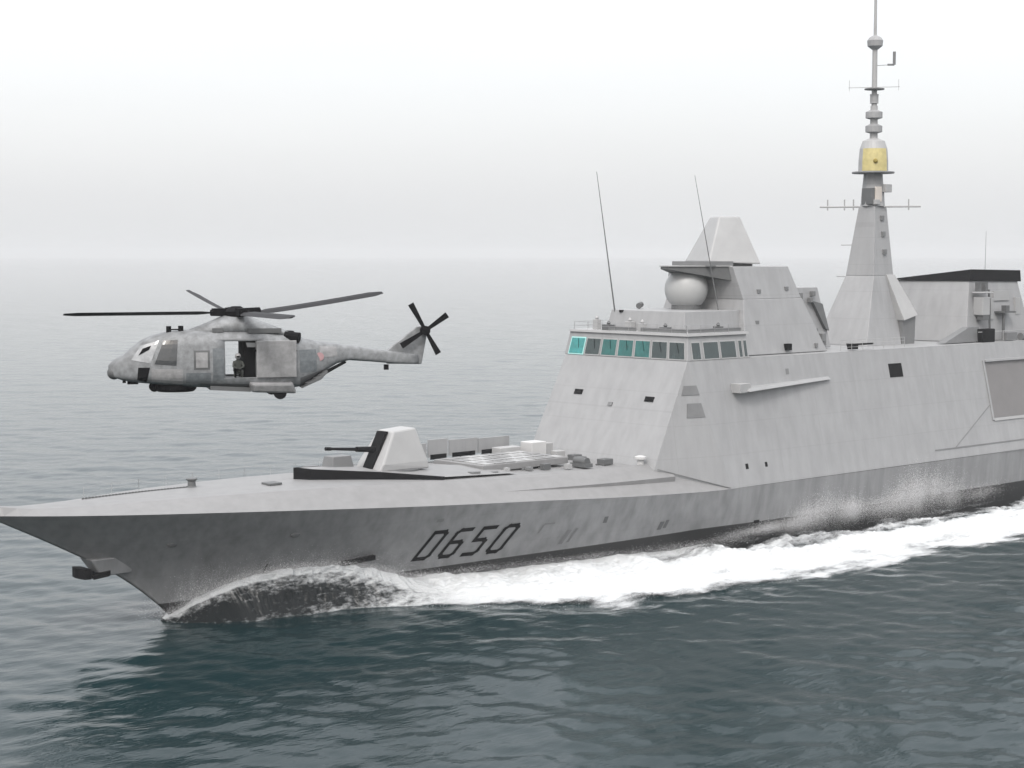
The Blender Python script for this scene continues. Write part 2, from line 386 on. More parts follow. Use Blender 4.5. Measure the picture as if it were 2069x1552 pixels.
P('gun_slot', lambda b: b.prism([(gx-2.75, gy-.62, gz+.05), (gx-2.48, gy-.62, gz+.05), (gx-.86, gy-.5, gz+3.0), (gx-1.12, gy-.5, gz+3.0)], (0, 1.1, 0)), M_black, gun)
P('gun_barrel', lambda b: (b.tube((gx-1.5, gy, gz+1.62), (gx-3.6, gy, gz+1.78), .24, .2, 12), b.tube((gx-3.6, gy, gz+1.78), (gx-6.1, gy, gz+2.0), .13, .1, 12), b.tube((gx-6.0, gy, gz+1.99), (gx-6.5, gy, gz+2.03), .14, .14, 12)), M_black, gun)
P('gun_ring', lambda b: b.lathe((gx, gy, gz-.35), [(2.1, 0), (2.1, .4)], 28), M_dgrey, gun)

# ------------------------------------------------------------------ missile launcher field and its screen
vl = P('missile_launcher', lambda b: b.box((30.5, .3, 8.75), (9.5, 6.2, .55)), M_deck, bevel=.05)
for i in range(8):
    for j in range(4):
        P('launcher_hatch', lambda b: b.box((26.6+i*1.12, -2.1+j*1.5, 9.06), (.9, 1.2, .09)), M_light if (i*3+j*5) % 4 < 2 else M_deck, vl)
for (x0, x1, h) in ((24.8, 26.3, 1.25), (26.45, 28.6, 1.5), (28.75, 31.9, 1.35), (32.0, 35.6, 1.25)):
    sc = P('bulwark_panel', lambda b: b.box(((x0+x1)/2, 5.05, 8.95+h/2), (x1-x0-.08, .18, h)), M_ship)
    P('freeing_port', lambda b: b.box(((x0+x1)/2, 4.94, 8.98), ((x1-x0)*.8, .08, .42)), M_black, sc)
P('deck_locker', lambda b: b.box((36.8, 3.2, 9.1), (1.7, 1.5, 1.3)), M_white, bevel=.06)
P('deck_locker', lambda b: b.box((34.0, 3.6, 8.95), (2.4, 1.1, 1.0)), M_light, bevel=.06)
for x, y, s_, h in ((38.6, 2.0, 1.0, .7), (38.9, .2, 1.0, .5), (37.8, -1.6, .9, .55), (38.6, -3.8, 1.1, .5), (39.2, 4.0, .8, 1.2)):
    P('deck_locker', lambda b: b.box((x, y, 8.2+h/2), (s_, s_*.8, h)), M_dgrey if h < .6 else M_light, bevel=.04)
rc = np.random.RandomState(11)
for k in range(16):
    x = 22.5+k*1.05+rc.uniform(-.3, .3); y = (-3.9 if k % 2 else 3.9)+rc.uniform(-.4, .4); h = rc.uniform(.15, .5)
    P('deck_fitting', lambda b: (b.box((x, y, 8.62-.03*(x-22)+h/2), (rc.uniform(.3, .9), rc.uniform(.25, .6), h)), b.tube((x-.5, y+.3, 8.75-.03*(x-22)), (x+.5, y+.3, 8.75-.03*(x-22)), .06, n=5)), [M_dgrey, M_seam, M_light][k % 3], deck)
P('mooring_winch', lambda b: (b.tube((35.5, -4.8, 8.75), (35.5, -3.4, 8.75), .35, n=14), b.box((35.5, -4.1, 8.45), (.9, 1.8, .3))), M_dgrey)
P('ventilator', lambda b: b.lathe((40.0, -6.6, 8.0), [(.28, 0), (.28, .7), (.5, .8), (.5, 1.0), (.2, 1.1)], 14), M_white)

# ------------------------------------------------------------------ deckhouse
def sy(z): return 10-(z-5.9)*2.5/10.95
Bc = (40.4, -7.8, 7.9); K0 = (47.8, -10, 5.92); T0 = (44.8, -7.5, 16.85); T1 = (118, -7.5, 16.95); K1 = (118, -10, 5.98)
mb = MB(); f = lambda p: (p[0], -p[1], p[2])
vs = [Bc, K0, T0, T1, K1, f(Bc), f(K0), f(T0), f(T1), f(K1), (40.1, -7.8, 5.9), (40.1, 7.8, 5.9)]
mb.add(vs, [(0, 1, 2), (1, 4, 3, 2), (0, 2, 7, 5), (5, 7, 6), (6, 7, 8, 9), (2, 3, 8, 7), (3, 4, 9, 8), (10, 1, 0), (11, 5, 6), (10, 0, 5, 11), (1, 10, 11, 6, 9, 4)])
dh = mb.build('deckhouse', M_ship, ship)
def sidebox(name, x0, x1, z0, z1, m_, proud=.03, deep=.1, sk=0, parent=dh, lab=None):
    mb = MB()
    q = lambda x, z, o: (x+sk*(z-z0), -sy(z)-o, z)
    mb.hexa([q(x0, z0, -deep), q(x1, z0, -deep), q(x1, z0, proud), q(x0, z0, proud)], [q(x0, z1, -deep), q(x1, z1, -deep), q(x1, z1, proud), q(x0, z1, proud)])
    o = mb.build(name, m_, parent)
    if lab: o['label'] = lab
    return o
sidebox('side_opening', 72.8, 74.9, 14.2, 15.5, M_black, .03, lab='square black opening high in the side')
sidebox('porthole', 50.0, 50.35, 7.4, 7.85, M_black); sidebox('porthole', 52.6, 52.9, 7.4, 7.8, M_black)
sidebox('side_fitting', 57.5, 57.9, 15.2, 15.7, M_seam)
# boat bay shutter, framed; darker paint imitates the shade of its recess
bb = sidebox('boat_bay_shutter', 88.9, 106, 9.4, 15.0, M_dgrey if False else mat('recess_shade_paint', (.145, .14, .14), .6, var=.05)[0], .03, .2)
sidebox('shutter_frame', 88.6, 88.88, 9.2, 15.2, M_ship, .14, .1); sidebox('shutter_frame', 88.9, 106, 15.05, 15.25, M_ship, .3, .1)
sidebox('shutter_frame', 88.9, 106, 9.1, 9.35, M_light, .12, .1)
# slanted ledge (bridge-wing sponson) with its shaded underside
mb = MB(); zt = 15.3
a = [(50.2, 14.0), (63.6, 14.3)]
ys = sy(14.1)
mb.hexa([(50.2, -sy(14.0)+.3, 14.05), (63.4, -sy(14.4)+.3, 14.5), (63.4, -sy(14.4)-.25, 14.5), (51.0, -sy(14.0)-1.1, 14.05)],
        [(50.2, -sy(14.3)+.3, 14.35), (63.4, -sy(14.7)+.3, 14.75), (63.4, -sy(14.7)-.02, 14.75), (51.0, -sy(14.3)-.95, 14.3)])
mb.build('side_ledge', M_ship, dh)
mb = MB(); mb.hexa([(49.8, -sy(14.2)-.95, 13.95), (51.5, -sy(14.2)-.85, 13.97), (51.5, -sy(14.2)+.1, 13.97), (49.8, -sy(14.2)+.1, 13.95)], [(49.8, -sy(14.2)-.95, 14.75), (51.3, -sy(14.2)-.85, 14.75), (51.3, -sy(14.2)+.1, 14.75), (49.8, -sy(14.2)+.1, 14.75)])
mb.build('ledge_box', M_light, dh, .03)
# slanting strakes low on the side
sidebox('rubbing_strake', 78, 118, 6.9, 7.0, M_seam, .07, .05)
# long faint seam where hull meets deckhouse
# front face details: front plane from (42.3,z8) to (44.8,z16.85)
def fx(z): return 40.4+(z-7.9)*4.4/8.95
def frontbox(name, y, z, wy, hz_, m_, proud=.04, lab=None):
    mb = MB(); q = lambda yy, zz, o: (fx(zz)-o, yy, zz)
    mb.hexa([q(y-wy/2, z-hz_/2, -.1), q(y+wy/2, z-hz_/2, -.1), q(y+wy/2, z-hz_/2, proud), q(y-wy/2, z-hz_/2, proud)], [q(y-wy/2, z+hz_/2, -.1), q(y+wy/2, z+hz_/2, -.1), q(y+wy/2, z+hz_/2, proud), q(y-wy/2, z+hz_/2, proud)])
    o = mb.build(name, m_, dh)
    if lab: o['label'] = lab
frontbox('front_opening', 4.2, 13.7, 1.0, .42, M_black, .06); frontbox('front_opening', -4.6, 13.55, 1.05, .42, M_black, .06)
frontbox('front_fitting', -.2, 12.9, .5, .3, M_seam, .1)
# ladder and vent grilles down the port corner facet
nrm = (Vector(K0)-Vector(Bc)).cross(Vector(T0)-Vector(Bc)).normalized()
if nrm.y > 0: nrm = -nrm
def onfac(z, s):
    t = (z-7.9)/8.95; a = Vector(Bc).lerp(Vector(T0), t); b_ = Vector(K0).lerp(Vector(T0), (z-5.92)/10.93); return a.lerp(b_, s)
def facbox(name, z0, z1, s0, s1, m_):
    mb = MB(); q = [onfac(z0, s0), onfac(z0, s1), onfac(z1, s1), onfac(z1, s0)]
    mb.hexa([p-nrm*.03 for p in q], [p+nrm*.05 for p in q]); mb.build(name, m_, dh)
facbox('vent_grille', 14.0, 14.8, .2, 1.0, M_seam); facbox('vent_grille', 12.1, 13.3, .45, .95, M_seam)
def seam(name, a, b_, r=.03, parent=dh, m_=M_seam):
    mb = MB(); mb.tube(a, b_, r, n=5); mb.build(name, m_, parent)
seam('crease_shade_line', (40.6, -8.0, 8.0), (47.6, -10.0, 6.0), .04)  # dark strip draws the shaded crease along the corner facet's foot
seam('panel_edge', (81.5, -sy(7.0)-.02, 7.0), (88.8, -sy(10.8)-.02, 10.8), .05)
rail('deck_edge_rail', [(66, -7.4, 16.95), (76, -7.4, 16.95)], 1.0, 3, 1.5, .018, dh, M_light)

# ------------------------------------------------------------------ bridge
bz0, bz1 = 16.86, 18.95
def bpt(x, y, t):   # bridge wall leaning in towards the roof
    z = bz0+(bz1-bz0)*t; return (x+.35*t if x < 50 else x-.1*t, y*(1-.05*t), z)
mb = MB()
base = [(44.82, -7.48), (52.9, -7.48), (52.9, 7.7), (44.82, 7.7)]
mb.hexa([bpt(x, y, 0) for x, y in base], [bpt(x, y, 1) for x, y in base])
bridge = mb.build('bridge', M_ship, ship, .05)
mb = MB(); mb.hexa([(45.0, -7.3, 18.95), (53.0, -7.3, 18.95), (53.0, 7.3, 18.95), (45.0, 7.3, 18.95)], [(45.05, -7.25, 19.15), (53, -7.25, 19.15), (53, 7.25, 19.15), (45.05, 7.25, 19.15)])
mb.build('bridge_roof', M_light, bridge)
def fwin(y0, y1, m_, fr):
    t0, t1 = .07, .73
    def q(y, t, o): p = bpt(44.82, y, t); return (p[0]-o, p[1], p[2])
    b1 = MB()
    e_ = .1
    b1.hexa([q(y0-e_, t0-.05, -.05), q(y1+e_, t0-.05, -.05), q(y1+e_, t0-.05, .05), q(y0-e_, t0-.05, .05)], [q(y0-e_, t1+.05, -.05), q(y1+e_, t1+.05, -.05), q(y1+e_, t1+.05, .05), q(y0-e_, t1+.05, .05)])
    o = b1.build('window_frame', fr, bridge)
    b2 = MB(); b2.hexa([q(y0, t0, -.04), q(y1, t0, -.04), q(y1, t0, .065), q(y0, t0, .065)], [q(y0, t1, -.04), q(y1, t1, -.04), q(y1, t1, .065), q(y0, t1, .065)])
    w_ = b2.build('window_pane', m_, o)
    mb = MB(); mb.tube(q((y0+y1)/2, t1, .1), q((y0*.65+y1*.35), t0+.25, .1), .018, n=4); mb.build('wiper', M_black, o)
M_tfr = mat('teal_tinted_frame', (.35, .62, .60), .5)[0]
pit = 14.6/7
for i in range(7):
    yc = 7.3-pit*(i+.5); hw = pit*.5-.17
    m_ = [M_teal2, M_glass, M_teal, M_teal, M_teal, M_glass, M_glass][i]
    fwin(yc-hw, yc+hw, m_, M_tfr if i < 1 else M_light)
for (x0, x1) in ((45.5, 46.5), (47.0, 48.85), (49.2, 51.1), (51.6, 51.95), (52.25, 52.6)):
    t0, t1 = .07, .73
    def q(x, t, o): p = bpt(60, -7.48, t); return (x, p[1]-o, p[2])
    b1 = MB(); b1.hexa([q(x0-.1, t0-.05, -.05), q(x1+.1, t0-.05, -.05), q(x1+.1, t0-.05, .05), q(x0-.1, t0-.05, .05)], [q(x0-.1, t1+.05, -.05), q(x1+.1, t1+.05, -.05), q(x1+.1, t1+.05, .05), q(x0-.1, t1+.05, .05)])
    o = b1.build('window_frame', M_light, bridge)
    b2 = MB(); b2.hexa([q(x0, t0, -.04), q(x1, t0, -.04), q(x1, t0, .065), q(x0, t0, .065)], [q(x0, t1, -.04), q(x1, t1, -.04), q(x1, t1, .065), q(x0, t1, .065)])
    b2.build('window_pane', M_glass, o)
rail('roof_rail', [(52.5, -6.9, 19.15), (45.3, -6.9, 19.15), (45.3, 6.9, 19.15), (52.5, 6.9, 19.15)], .7, 2, 1.6, .016, bridge, M_ship)
for (a, b_) in (((45.35, -6.85), (45.35, -1.4)), ((45.35, -.9), (45.35, 2.6)), ((45.5, -6.86), (52.4, -6.86))):
    P('weather_cloth', lambda m2: m2.hexa([(a[0], a[1], 19.2), (b_[0], b_[1], 19.2), (b_[0]+.05, b_[1]+.05, 19.2), (a[0]+.05, a[1]+.05, 19.2)], [(a[0], a[1], 19.55), (b_[0], b_[1], 19.55), (b_[0]+.05, b_[1]+.05, 19.55), (a[0]+.05, a[1]+.05, 19.55)]), M_seam, bridge)
for (x, y, s_, h) in ((46.5, 5.2, .5, .9), (46.2, 3.4, .8, .5), (47, 1.5, .6, .8), (46.4, -.6, .5, .7), (46.6, -3.2, .7, .45), (49.5, 5.2, 1.2, 1.0), (50.6, -5.8, .6, .5)):
    P('roof_locker', lambda b: (b.box((x, y, 19.15+h/2), (s_, s_*1.2, h)), b.lathe((x, y, 19.15+h), [(.12, 0), (.2, .15), (.05, .35)], 8)), M_light if h > .6 else M_dgrey, bridge, bevel=.03)

# tier behind the bridge roof, carrying the dome
t2 = P('radar_deckhouse', lambda b: b.frustum((53.2, 0, 19.0), (12.0, 9.6, 0), (53.4, 0, 20.95), (11.4, 9.0, 0)), M_ship, bevel=.05)
P('low_deckhouse', lambda b: b.frustum((48.6, 3.4, 19.16), (2.6, 3.6, 0), (48.8, 3.4, 20.0), (2.2, 3.2, 0)), M_light, bevel=.05)
# navigation radar
nr = P('navigation_radar', lambda b: (b.tube((48.6, 2.4, 20.0), (48.6, 2.4, 20.55), .16, n=10), b.box((48.6, 2.4, 20.62), (.5, .5, .25))), M_light)
P('scanner_bar', lambda b: b.box((48.6, 2.4, 20.84), (2.9, .32, .2), math.radians(-40)), M_black, nr, bevel=.03)
nr = P('searchlight', lambda b: (b.tube((50.4, 3.6, 20.6), (50.4, 3.6, 21.1), .08, n=8), b.tube((50.1, 3.4, 21.25), (50.9, 3.9, 21.35), .27, .27, 12)), M_dgrey)
# dome
dm = P('radar_dome', lambda b: b.sphere((53.0, .2, 22.8), 1.98, 36, 22), M_dome, smooth=True)
P('dome_base', lambda b: b.lathe((53.0, .2, 20.9), [(1.35, 0), (1.35, .5), (1.2, .6)], 24), M_dgrey, dm)
# big radar house (leaning-in block)
def blk(b):
    b.hexa([(54.0, -6.0, 16.92), (65.8, -6.0, 16.92), (66.6, 5.8, 16.92), (54.0, 5.8, 16.92)],
           [(55.2, -4.75, 21.9), (63.5, -4.75, 21.9), (64.2, 4.7, 21.9), (55.2, 4.7, 21.9)])
b = MB(); blk(b); rh = b.build('radar_house', M_ship, ship, .06)
P('radar_house_upper', lambda b: b.hexa([(55.2, -4.72, 21.9), (63.45, -4.72, 21.9), (64.1, 4.65, 21.9), (55.2, 4.65, 21.9)], [(54.6, -3.95, 24.85), (62.4, -3.95, 24.85), (63.0, 3.9, 24.85), (54.6, 3.9, 24.85)]), M_ship, rh, bevel=.05)
# shelf above the dome, dark underneath
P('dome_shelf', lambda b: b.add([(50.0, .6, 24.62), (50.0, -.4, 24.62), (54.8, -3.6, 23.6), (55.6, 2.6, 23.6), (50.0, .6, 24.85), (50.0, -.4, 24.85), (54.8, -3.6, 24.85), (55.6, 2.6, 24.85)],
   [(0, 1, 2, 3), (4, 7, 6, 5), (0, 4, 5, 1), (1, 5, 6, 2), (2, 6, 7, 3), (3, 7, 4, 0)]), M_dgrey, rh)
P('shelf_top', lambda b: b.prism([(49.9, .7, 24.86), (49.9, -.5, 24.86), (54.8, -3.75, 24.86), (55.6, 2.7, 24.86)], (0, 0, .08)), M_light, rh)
for x, z in ((57.5, 22.6), (61.5, 22.8), (56.5, 19.8)):
    P('house_fitting', lambda b: b.box((x, -(6.0-(z-16.9)*.27)+(.1 if z < 22 else .0)-.05, z), (.45, .3, .35)), M_seam, rh)
P('house_fitting', lambda b: b.box((60.0, -6.0, 17.5), (.7, .4, .6)), M_black, rh)
P('house_fitting', lambda b: b.box((64.2, -5.9, 17.5), (.3, .3, .4)), M_seam, rh)
# Herakles-like faceted radar turret
rt = P('radar_turret', lambda b: b.hexa([(53.3, -2.2, 25.25), (59.0, -3.6, 25.05), (62.6, 2.6, 25.2), (56.2, 3.4, 25.25)],
                                       [(56.2, -.9, 29.45), (58.4, -1.5, 29.45), (59.9, 1.1, 29.45), (57.4, 1.3, 29.45)]), M_light, bevel=.15)
P('turret_base', lambda b: b.lathe((58, 0, 24.7), [(2.6, 0), (2.6, .5)], 24), M_seam, rt)
P('radar_plinth', lambda b: b.box((54.3, -.6, 25.1), (3.2, 4.6, .45)), M_seam, rt)
# aft lower tier with clutter
at = P('aft_lobby', lambda b: b.frustum((67.4, .3, 17), (6.4, 6, 0), (66.8, .3, 22.8), (5.0, 4.6, 0)), M_ship, bevel=.05)
P('lobby_opening', lambda b: b.hexa([(69.6, -2.85, 18.8), (70.2, -2.8, 18.6), (70.2, -2.5, 18.6), (69.6, -2.5, 18.8)], [(67.9, -2.55, 21.5), (69.5, -2.5, 21.2), (69.5, -2.2, 21.2), (67.9, -2.2, 21.5)]), M_dgrey, at)
for (x, y, z, s_) in ((67.8, -2.9, 18.6, .5), (68.8, -3.0, 18.0, .6), (66.2, -2.3, 22.0, .5), (68.2, -2.3, 22.2, .4), (67.6, -2.5, 21.6, .4), (69.2, -2.8, 17.5, .5)):
    P('lobby_fitting', lambda b: b.box((x, y, z), (s_, s_, s_*1.2)), M_seam, at, bevel=.03)
P('deck_davit', lambda b: (b.prism([(68.2, -7.0, 17), (69.2, -7, 17), (69.2, -7, 17.5), (68, -7, 17.6)], (0, .5, 0)), b.box((70.4, -6.8, 17.45), (2.6, .3, .15))), M_black)

# ------------------------------------------------------------------ mast
mast = P('mast', lambda b: b.hexa([(76.0, -3.1, 16.9), (81.6, -3.1, 16.9), (81.6, 3.1, 16.9), (76.0, 3.1, 16.9)], [(79.2, -1.75, 24.0), (82.2, -1.75, 24.0), (82.2, 1.75, 24.0), (79.2, 1.75, 24.0)]) if False else (
    b.hexa([(75.6, -3.2, 16.9), (81.4, -3.2, 16.9), (81.4, 3.2, 16.9), (75.6, 3.2, 16.9)], [(78.6, -1.75, 23.8), (81.9, -1.75, 23.8), (81.9, 1.75, 23.8), (78.6, 1.75, 23.8)]),
    b.hexa([(78.6, -1.74, 23.8), (81.9, -1.74, 23.8), (81.9, 1.74, 23.8), (78.6, 1.74, 23.8)], [(79.6, -.98, 30.8), (81.6, -.98, 30.8), (81.6, .98, 30.8), (79.6, .98, 30.8)])), M_ship, bevel=.05)
P('mast_buttress', lambda b: b.hexa([(81.3, -3.6, 19.3), (83.6, -3.6, 19.8), (83.6, -1.0, 19.8), (81.3, -1.0, 19.3)], [(80.6, -1.85, 23.9), (82.0, -1.85, 23.9), (82.0, -.6, 23.9), (80.6, -.6, 23.9)]), M_light, mast, bevel=.05)
P('buttress_housing', lambda b: b.hexa([(81.5, -3.2, 16.9), (83.6, -3.2, 16.9), (83.6, 1.5, 16.9), (81.5, 1.5, 16.9)], [(81.4, -3.3, 19.4), (83.6, -3.3, 19.7), (83.6, 1.0, 19.7), (81.4, 1.0, 19.4)]), M_seam, mast)
def yard(name, z, l0, l1, r, up_=.0, tips=(), x=80.4, parent=mast, m_=M_light):
    # arms run athwartships and a little fore and aft
    mb = MB(); d = Vector((.55, -.83, 0))
    c = Vector((x, 0, z))
    mb.tube(c-d*l0, c+d*l1, r, n=6)
    for t in tips: mb.tube(c+d*t-Vector((0, 0, .35)), c+d*t+Vector((0, 0, .75)), r*.8, n=5)
    return mb.build(name, m_, parent)
yard('yardarm', 30.75, 5.2, 4.9, .09, tips=(-4.4, -2.7, -1.8, 3.7))
yard('short_yard', 26.9, 3.0, 1.6, .05); yard('short_yard', 23.7, 3.4, 2.2, .05)
for z in (26.2, 28.0, 29.6): P('mast_fitting', lambda b: b.box((80.6, -1.5+ (z-26)*.12, z), (.5, .4, .5)), M_seam, mast)
# sensor drum, gold antenna and platform
um = P('upper_mast', lambda b: b.lathe((80.6, 0, 30.8), [(1.25, 0), (1.2, .3), (1.15, 1.2), (1.0, 2.6), (.95, 3.3)], 8), M_ship, mast)
P('sensor_box', lambda b: (b.box((81.2, -1.15, 32.6), (1.0, .8, .8)), b.box((79.8, -1.0, 31.2), (.7, .5, .5))), M_light, um, bevel=.04)
P('sensor_panel', lambda b: b.box((79.55, -.2, 31.8), (.35, 1.5, 1.6), math.radians(-12)), M_dgrey, um)
P('sensor_panel', lambda b: b.box((80.1, -1.05, 32.0), (.9, .2, 1.5)), mat('beige_panel', (.5, .46, .42), .6)[0], um)
P('mast_platform', lambda b: b.lathe((80.6, 0, 34.1), [(2.1, 0), (2.15, .08), (2.1, .18)], 24), M_seam, mast)
P('aerial_housing', lambda b: b.lathe((80.6, 0, 34.28), [(1.5, 0), (1.48, 1.2), (1.38, 2.3), (1.1, 3.1), (.45, 3.35)], 24), M_light, mast, bevel=.03)
def arcband(b, c, prof, a0, a1, n=12, th=.06):
    vs = []; fs = []; m_ = len(prof)
    for o_ in (0, th):
        for i in range(n+1):
            t = a0+(a1-a0)*i/n
            for r, z in prof: vs.append((c[0]+(r+o_)*math.cos(t), c[1]+(r+o_)*math.sin(t), c[2]+z))
    K = (n+1)*m_
    for i in range(n):
        for k in range(m_-1):
            a = i*m_+k; fs += [(a, a+m_, a+m_+1, a+1), (K+a, K+a+1, K+a+m_+1, K+a+m_)]
        for k in (0, m_-1): a = i*m_+k; fs.append((a, a+m_, K+a+m_, K+a))
    for i in (0, n):
        for k in range(m_-1): a = i*m_+k; fs.append((a, a+1, K+a+1, K+a))
    b.add(vs, fs)
P('gold_array', lambda b: arcband(b, (80.6, 0, 34.28), [(1.5, .05), (1.48, 1.2), (1.38, 2.3)], math.radians(172), math.radians(276)), M_gold, mast)
P('gold_array_hub', lambda b: b.sphere((79.5, -1.08, 35.3), .24, 10, 6), mat('dark_gold', (.2, .15, .02), .6)[0], mast)
pole = P('pole_mast', lambda b: (b.tube((80.6, 0, 37.5), (80.6, 0, 40.9), .4, .36, 12), b.tube((80.6, 0, 40.9), (80.6, 0, 47.4), .28, .25, 12), b.tube((80.6, 0, 47.4), (80.6, 0, 55.5), .17, .12, 10)), M_light, mast)
for z, r in ((38.6, .85), (40.0, .85), (41.6, .42)):
    P('pole_radome', lambda b: (b.lathe((80.6, 0, z-.45), [(.45, 0), (r, .12), (r, .72), (.45, .9)], 16)), M_ship, pole)
P('pole_platform', lambda b: b.lathe((80.6, 0, 42.5), [(1.0, 0), (1.0, .12)], 16), M_dgrey, pole)
P('pole_radome', lambda b: b.lathe((80.6, 0, 46.5), [(.3, 0), (.75, .35), (.8, .9), (.6, 1.2), (.25, 1.4)], 12), M_ship, pole)
yard('pole_arm', 42.75, 2.6, 2.5, .03, tips=(-2.5, 2.4), x=80.6, parent=pole)
P('wind_sensor', lambda b: (b.tube((80.6, 0, 44.9), (81.9, -1.3, 45.0), .03, n=5), b.tube((81.5, -.9, 45.0), (82.0, -1.35, 45.0), .1, n=6), b.tube((82.0, -1.35, 45.0), (82.0, -1.35, 46.3), .15, n=8)), M_seam, pole)

P('mast_ladder', lambda b: [b.tube((78.2+.13*k, -2.95+.12*k, 17.5+.55*k), (78.9+.13*k, -2.95+.12*k, 17.5+.55*k), .025, n=4) for k in range(11)]+[b.tube((78.2, -2.95, 17.5), (79.6, -1.65, 23.5), .03, n=4), b.tube((78.9, -2.95, 17.5), (80.3, -1.65, 23.5), .03, n=4)], M_seam, mast)
# ------------------------------------------------------------------ aft tower (funnel block)
tw = P('funnel_block', lambda b: b.hexa([(89.2, -5.6, 16.95), (101.6, -5.6, 16.95), (101.6, 5.2, 16.95), (88.0, 5.2, 16.95)], [(91.0, -4.6, 23.2), (100.1, -4.6, 23.2), (100.1, 4.6, 23.2), (90.2, 4.6, 23.2)]), M_ship, bevel=.05)
P('funnel_cap', lambda b: b.hexa([(90.9, -4.75, 23.2), (100.6, -4.75, 23.05), (100.6, 4.75, 23.05), (89.9, 4.75, 23.25)], [(91.2, -4.7, 24.4), (100.5, -4.7, 24.25), (100.5, 4.3, 23.9), (90.3, 4.7, 23.32)]), M_black, tw)
P('funnel_panel', lambda b: b.hexa([(89.3, 2.4, 18.8), (89.75, -2.2, 18.8), (90.0, -2.2, 18.8), (89.8, 2.4, 18.8)], [(90.3, 2.1, 22.2), (90.65, -2.0, 22.2), (90.9, -2.0, 22.2), (90.6, 2.1, 22.2)]), M_light, tw)
# decoy launcher / director on the near corner
so_ = P('satellite_aerial', lambda b: (b.box((91.9, -5.6, 20.6), (1.3, 1.2, 1.9)), b.box((91.9, -5.7, 22.0), (1.9, 1.4, .15))), M_light, tw, bevel=.08)
P('aerial_bracket', lambda b: (b.box((91.5, -5.4, 22.6), (.3, .5, 1.0)), b.box((92.7, -5.4, 22.6), (.5, .5, 1.0)), b.tube((93.2, -5.8, 18), (93.2, -5.6, 22.3), .12, n=6), b.box((91.9, -5.8, 19.4), (1.0, .8, .5))), M_dgrey, tw)
P('director_platform', lambda b: (b.box((96.2, -5.6, 19.9), (2.4, 1.3, .18)), b.tube((95.6, -5.9, 17.8), (95.6, -5.9, 19.9), .16, n=8), b.box((95.9, -5.9, 20.3), (.6, .6, .6))), M_dgrey, tw)
P('funnel_vent', lambda b: (b.box((96.4, -4.95, 21.6), (3.0, .25, 1.0)), b.box((99.3, -5.1, 20.5), (.8, .3, 1.8)), b.box((94.2, -5.2, 20.3), (.5, .4, 2.2))), M_light, tw)
P('boat_crane', lambda b: b.add([(84.2, -6.4, 17), (90.4, -6.4, 17), (90.4, -5.4, 17), (84.2, -5.4, 17), (88.6, -6.3, 18.5), (90.4, -6.3, 18.5), (90.4, -5.5, 18.5), (88.6, -5.5, 18.5)], [(3, 2, 1, 0), (4, 5, 6, 7), (0, 1, 5, 4), (1, 2, 6, 5), (2, 3, 7, 6), (3, 0, 4, 7)]), M_seam, tw)
P('boat_crane_base', lambda b: b.box((91.2, -6.6, 17.6), (2.2, .9, 1.4)), M_black, tw, bevel=.1)
P('deck_gear', lambda b: (b.box((95.5, -6.7, 17.4), (2.0, .6, .8)), b.tube((97.6, -6.7, 17.3), (99.4, -6.7, 17.3), .4, n=10)), M_seam, tw)
P('deck_gear', lambda b: (b.box((99.6, -7.0, 17.7), (1.6, .8, 1.0)), b.box((103, -6.9, 18.3), (3.5, .3, .3))), M_black, tw, bevel=.08)
P('funnel_rail', lambda b: (b.tube((89.4, -6.9, 18.0), (98, -6.9, 18.0), .04, n=5), b.tube((94, -6.9, 17), (94, -6.9, 18.0), .04, n=5)), M_light, tw)
P('hangar', lambda b: b.frustum((112, 0, 16.9), (16, 14, 0), (111, 0, 19.5), (13, 11, 0)), M_ship, bevel=.1)
# whip aerials
def whip(base, tip, r=.09):
    return P('whip_aerial', lambda b: (b.lathe(base, [(.25, 0), (.2, .4)], 8), b.tube(base, Vector(base).lerp(Vector(tip), .35), r, r*.75, 6), b.tube(Vector(base).lerp(Vector(tip), .35), tip, r*.75, r*.3, 6)), M_dgrey)
WH = []

# ------------------------------------------------------------------ water
def wave_set(n, lmin, lmax, amp, spread, seed, main=math.radians(215)):
    r = np.random.RandomState(seed); lam = np.exp(r.uniform(math.log(lmin), math.log(lmax), n))
    th = main+r.normal(0, spread, n); return lam, th, amp*lam**.42*r.uniform(.5, 1.2, n), r.uniform(0, 6.28, n)
WS = wave_set(90, 1.7, 20, .0034, .85, 3)
def sea_h(X, Y, R=None):
    Z = np.zeros_like(X)
    for lam, th, a, ph in zip(*WS):
        k = 2*math.pi/lam; p = k*(X*math.cos(th)+Y*math.sin(th))+ph
        wgt = 1.0 if R is None else np.clip((lam*90-R*.9)/(lam*40), 0, 1)
        Z += a*wgt*(np.sin(p)+.25*np.sin(2*p+.7))
    return Z
rr = [0.5]
while rr[-1] < 11000:
    r = rr[-1]; rr.append(r+max(.34, min(.0026*r if r < 320 else .0026*r*(r/320)**.9, 600)) if r > 55 else r+4)
rr = np.array(rr)
va = math.atan2(FWH.y, FWH.x)
th = np.concatenate([np.linspace(va-math.radians(24), va+math.radians(24), 860), np.linspace(va+math.radians(24), va+math.radians(336), 150)[1:-1]])
TH, RR = np.meshgrid(th, rr); X = CAMP.x+RR*np.cos(TH); Y = CAMP.y+RR*np.sin(TH)
Z = sea_h(X, Y, RR)
nr_, nt_ = TH.shape
co = np.stack([X, Y, Z], -1).reshape(-1, 3)
idx = np.arange(nr_*nt_).reshape(nr_, nt_); j2 = np.roll(idx, -1, axis=1)
q = np.stack([idx[:-1], j2[:-1], j2[1:], idx[1:]], -1).reshape(-1, 4)[:, ::-1]
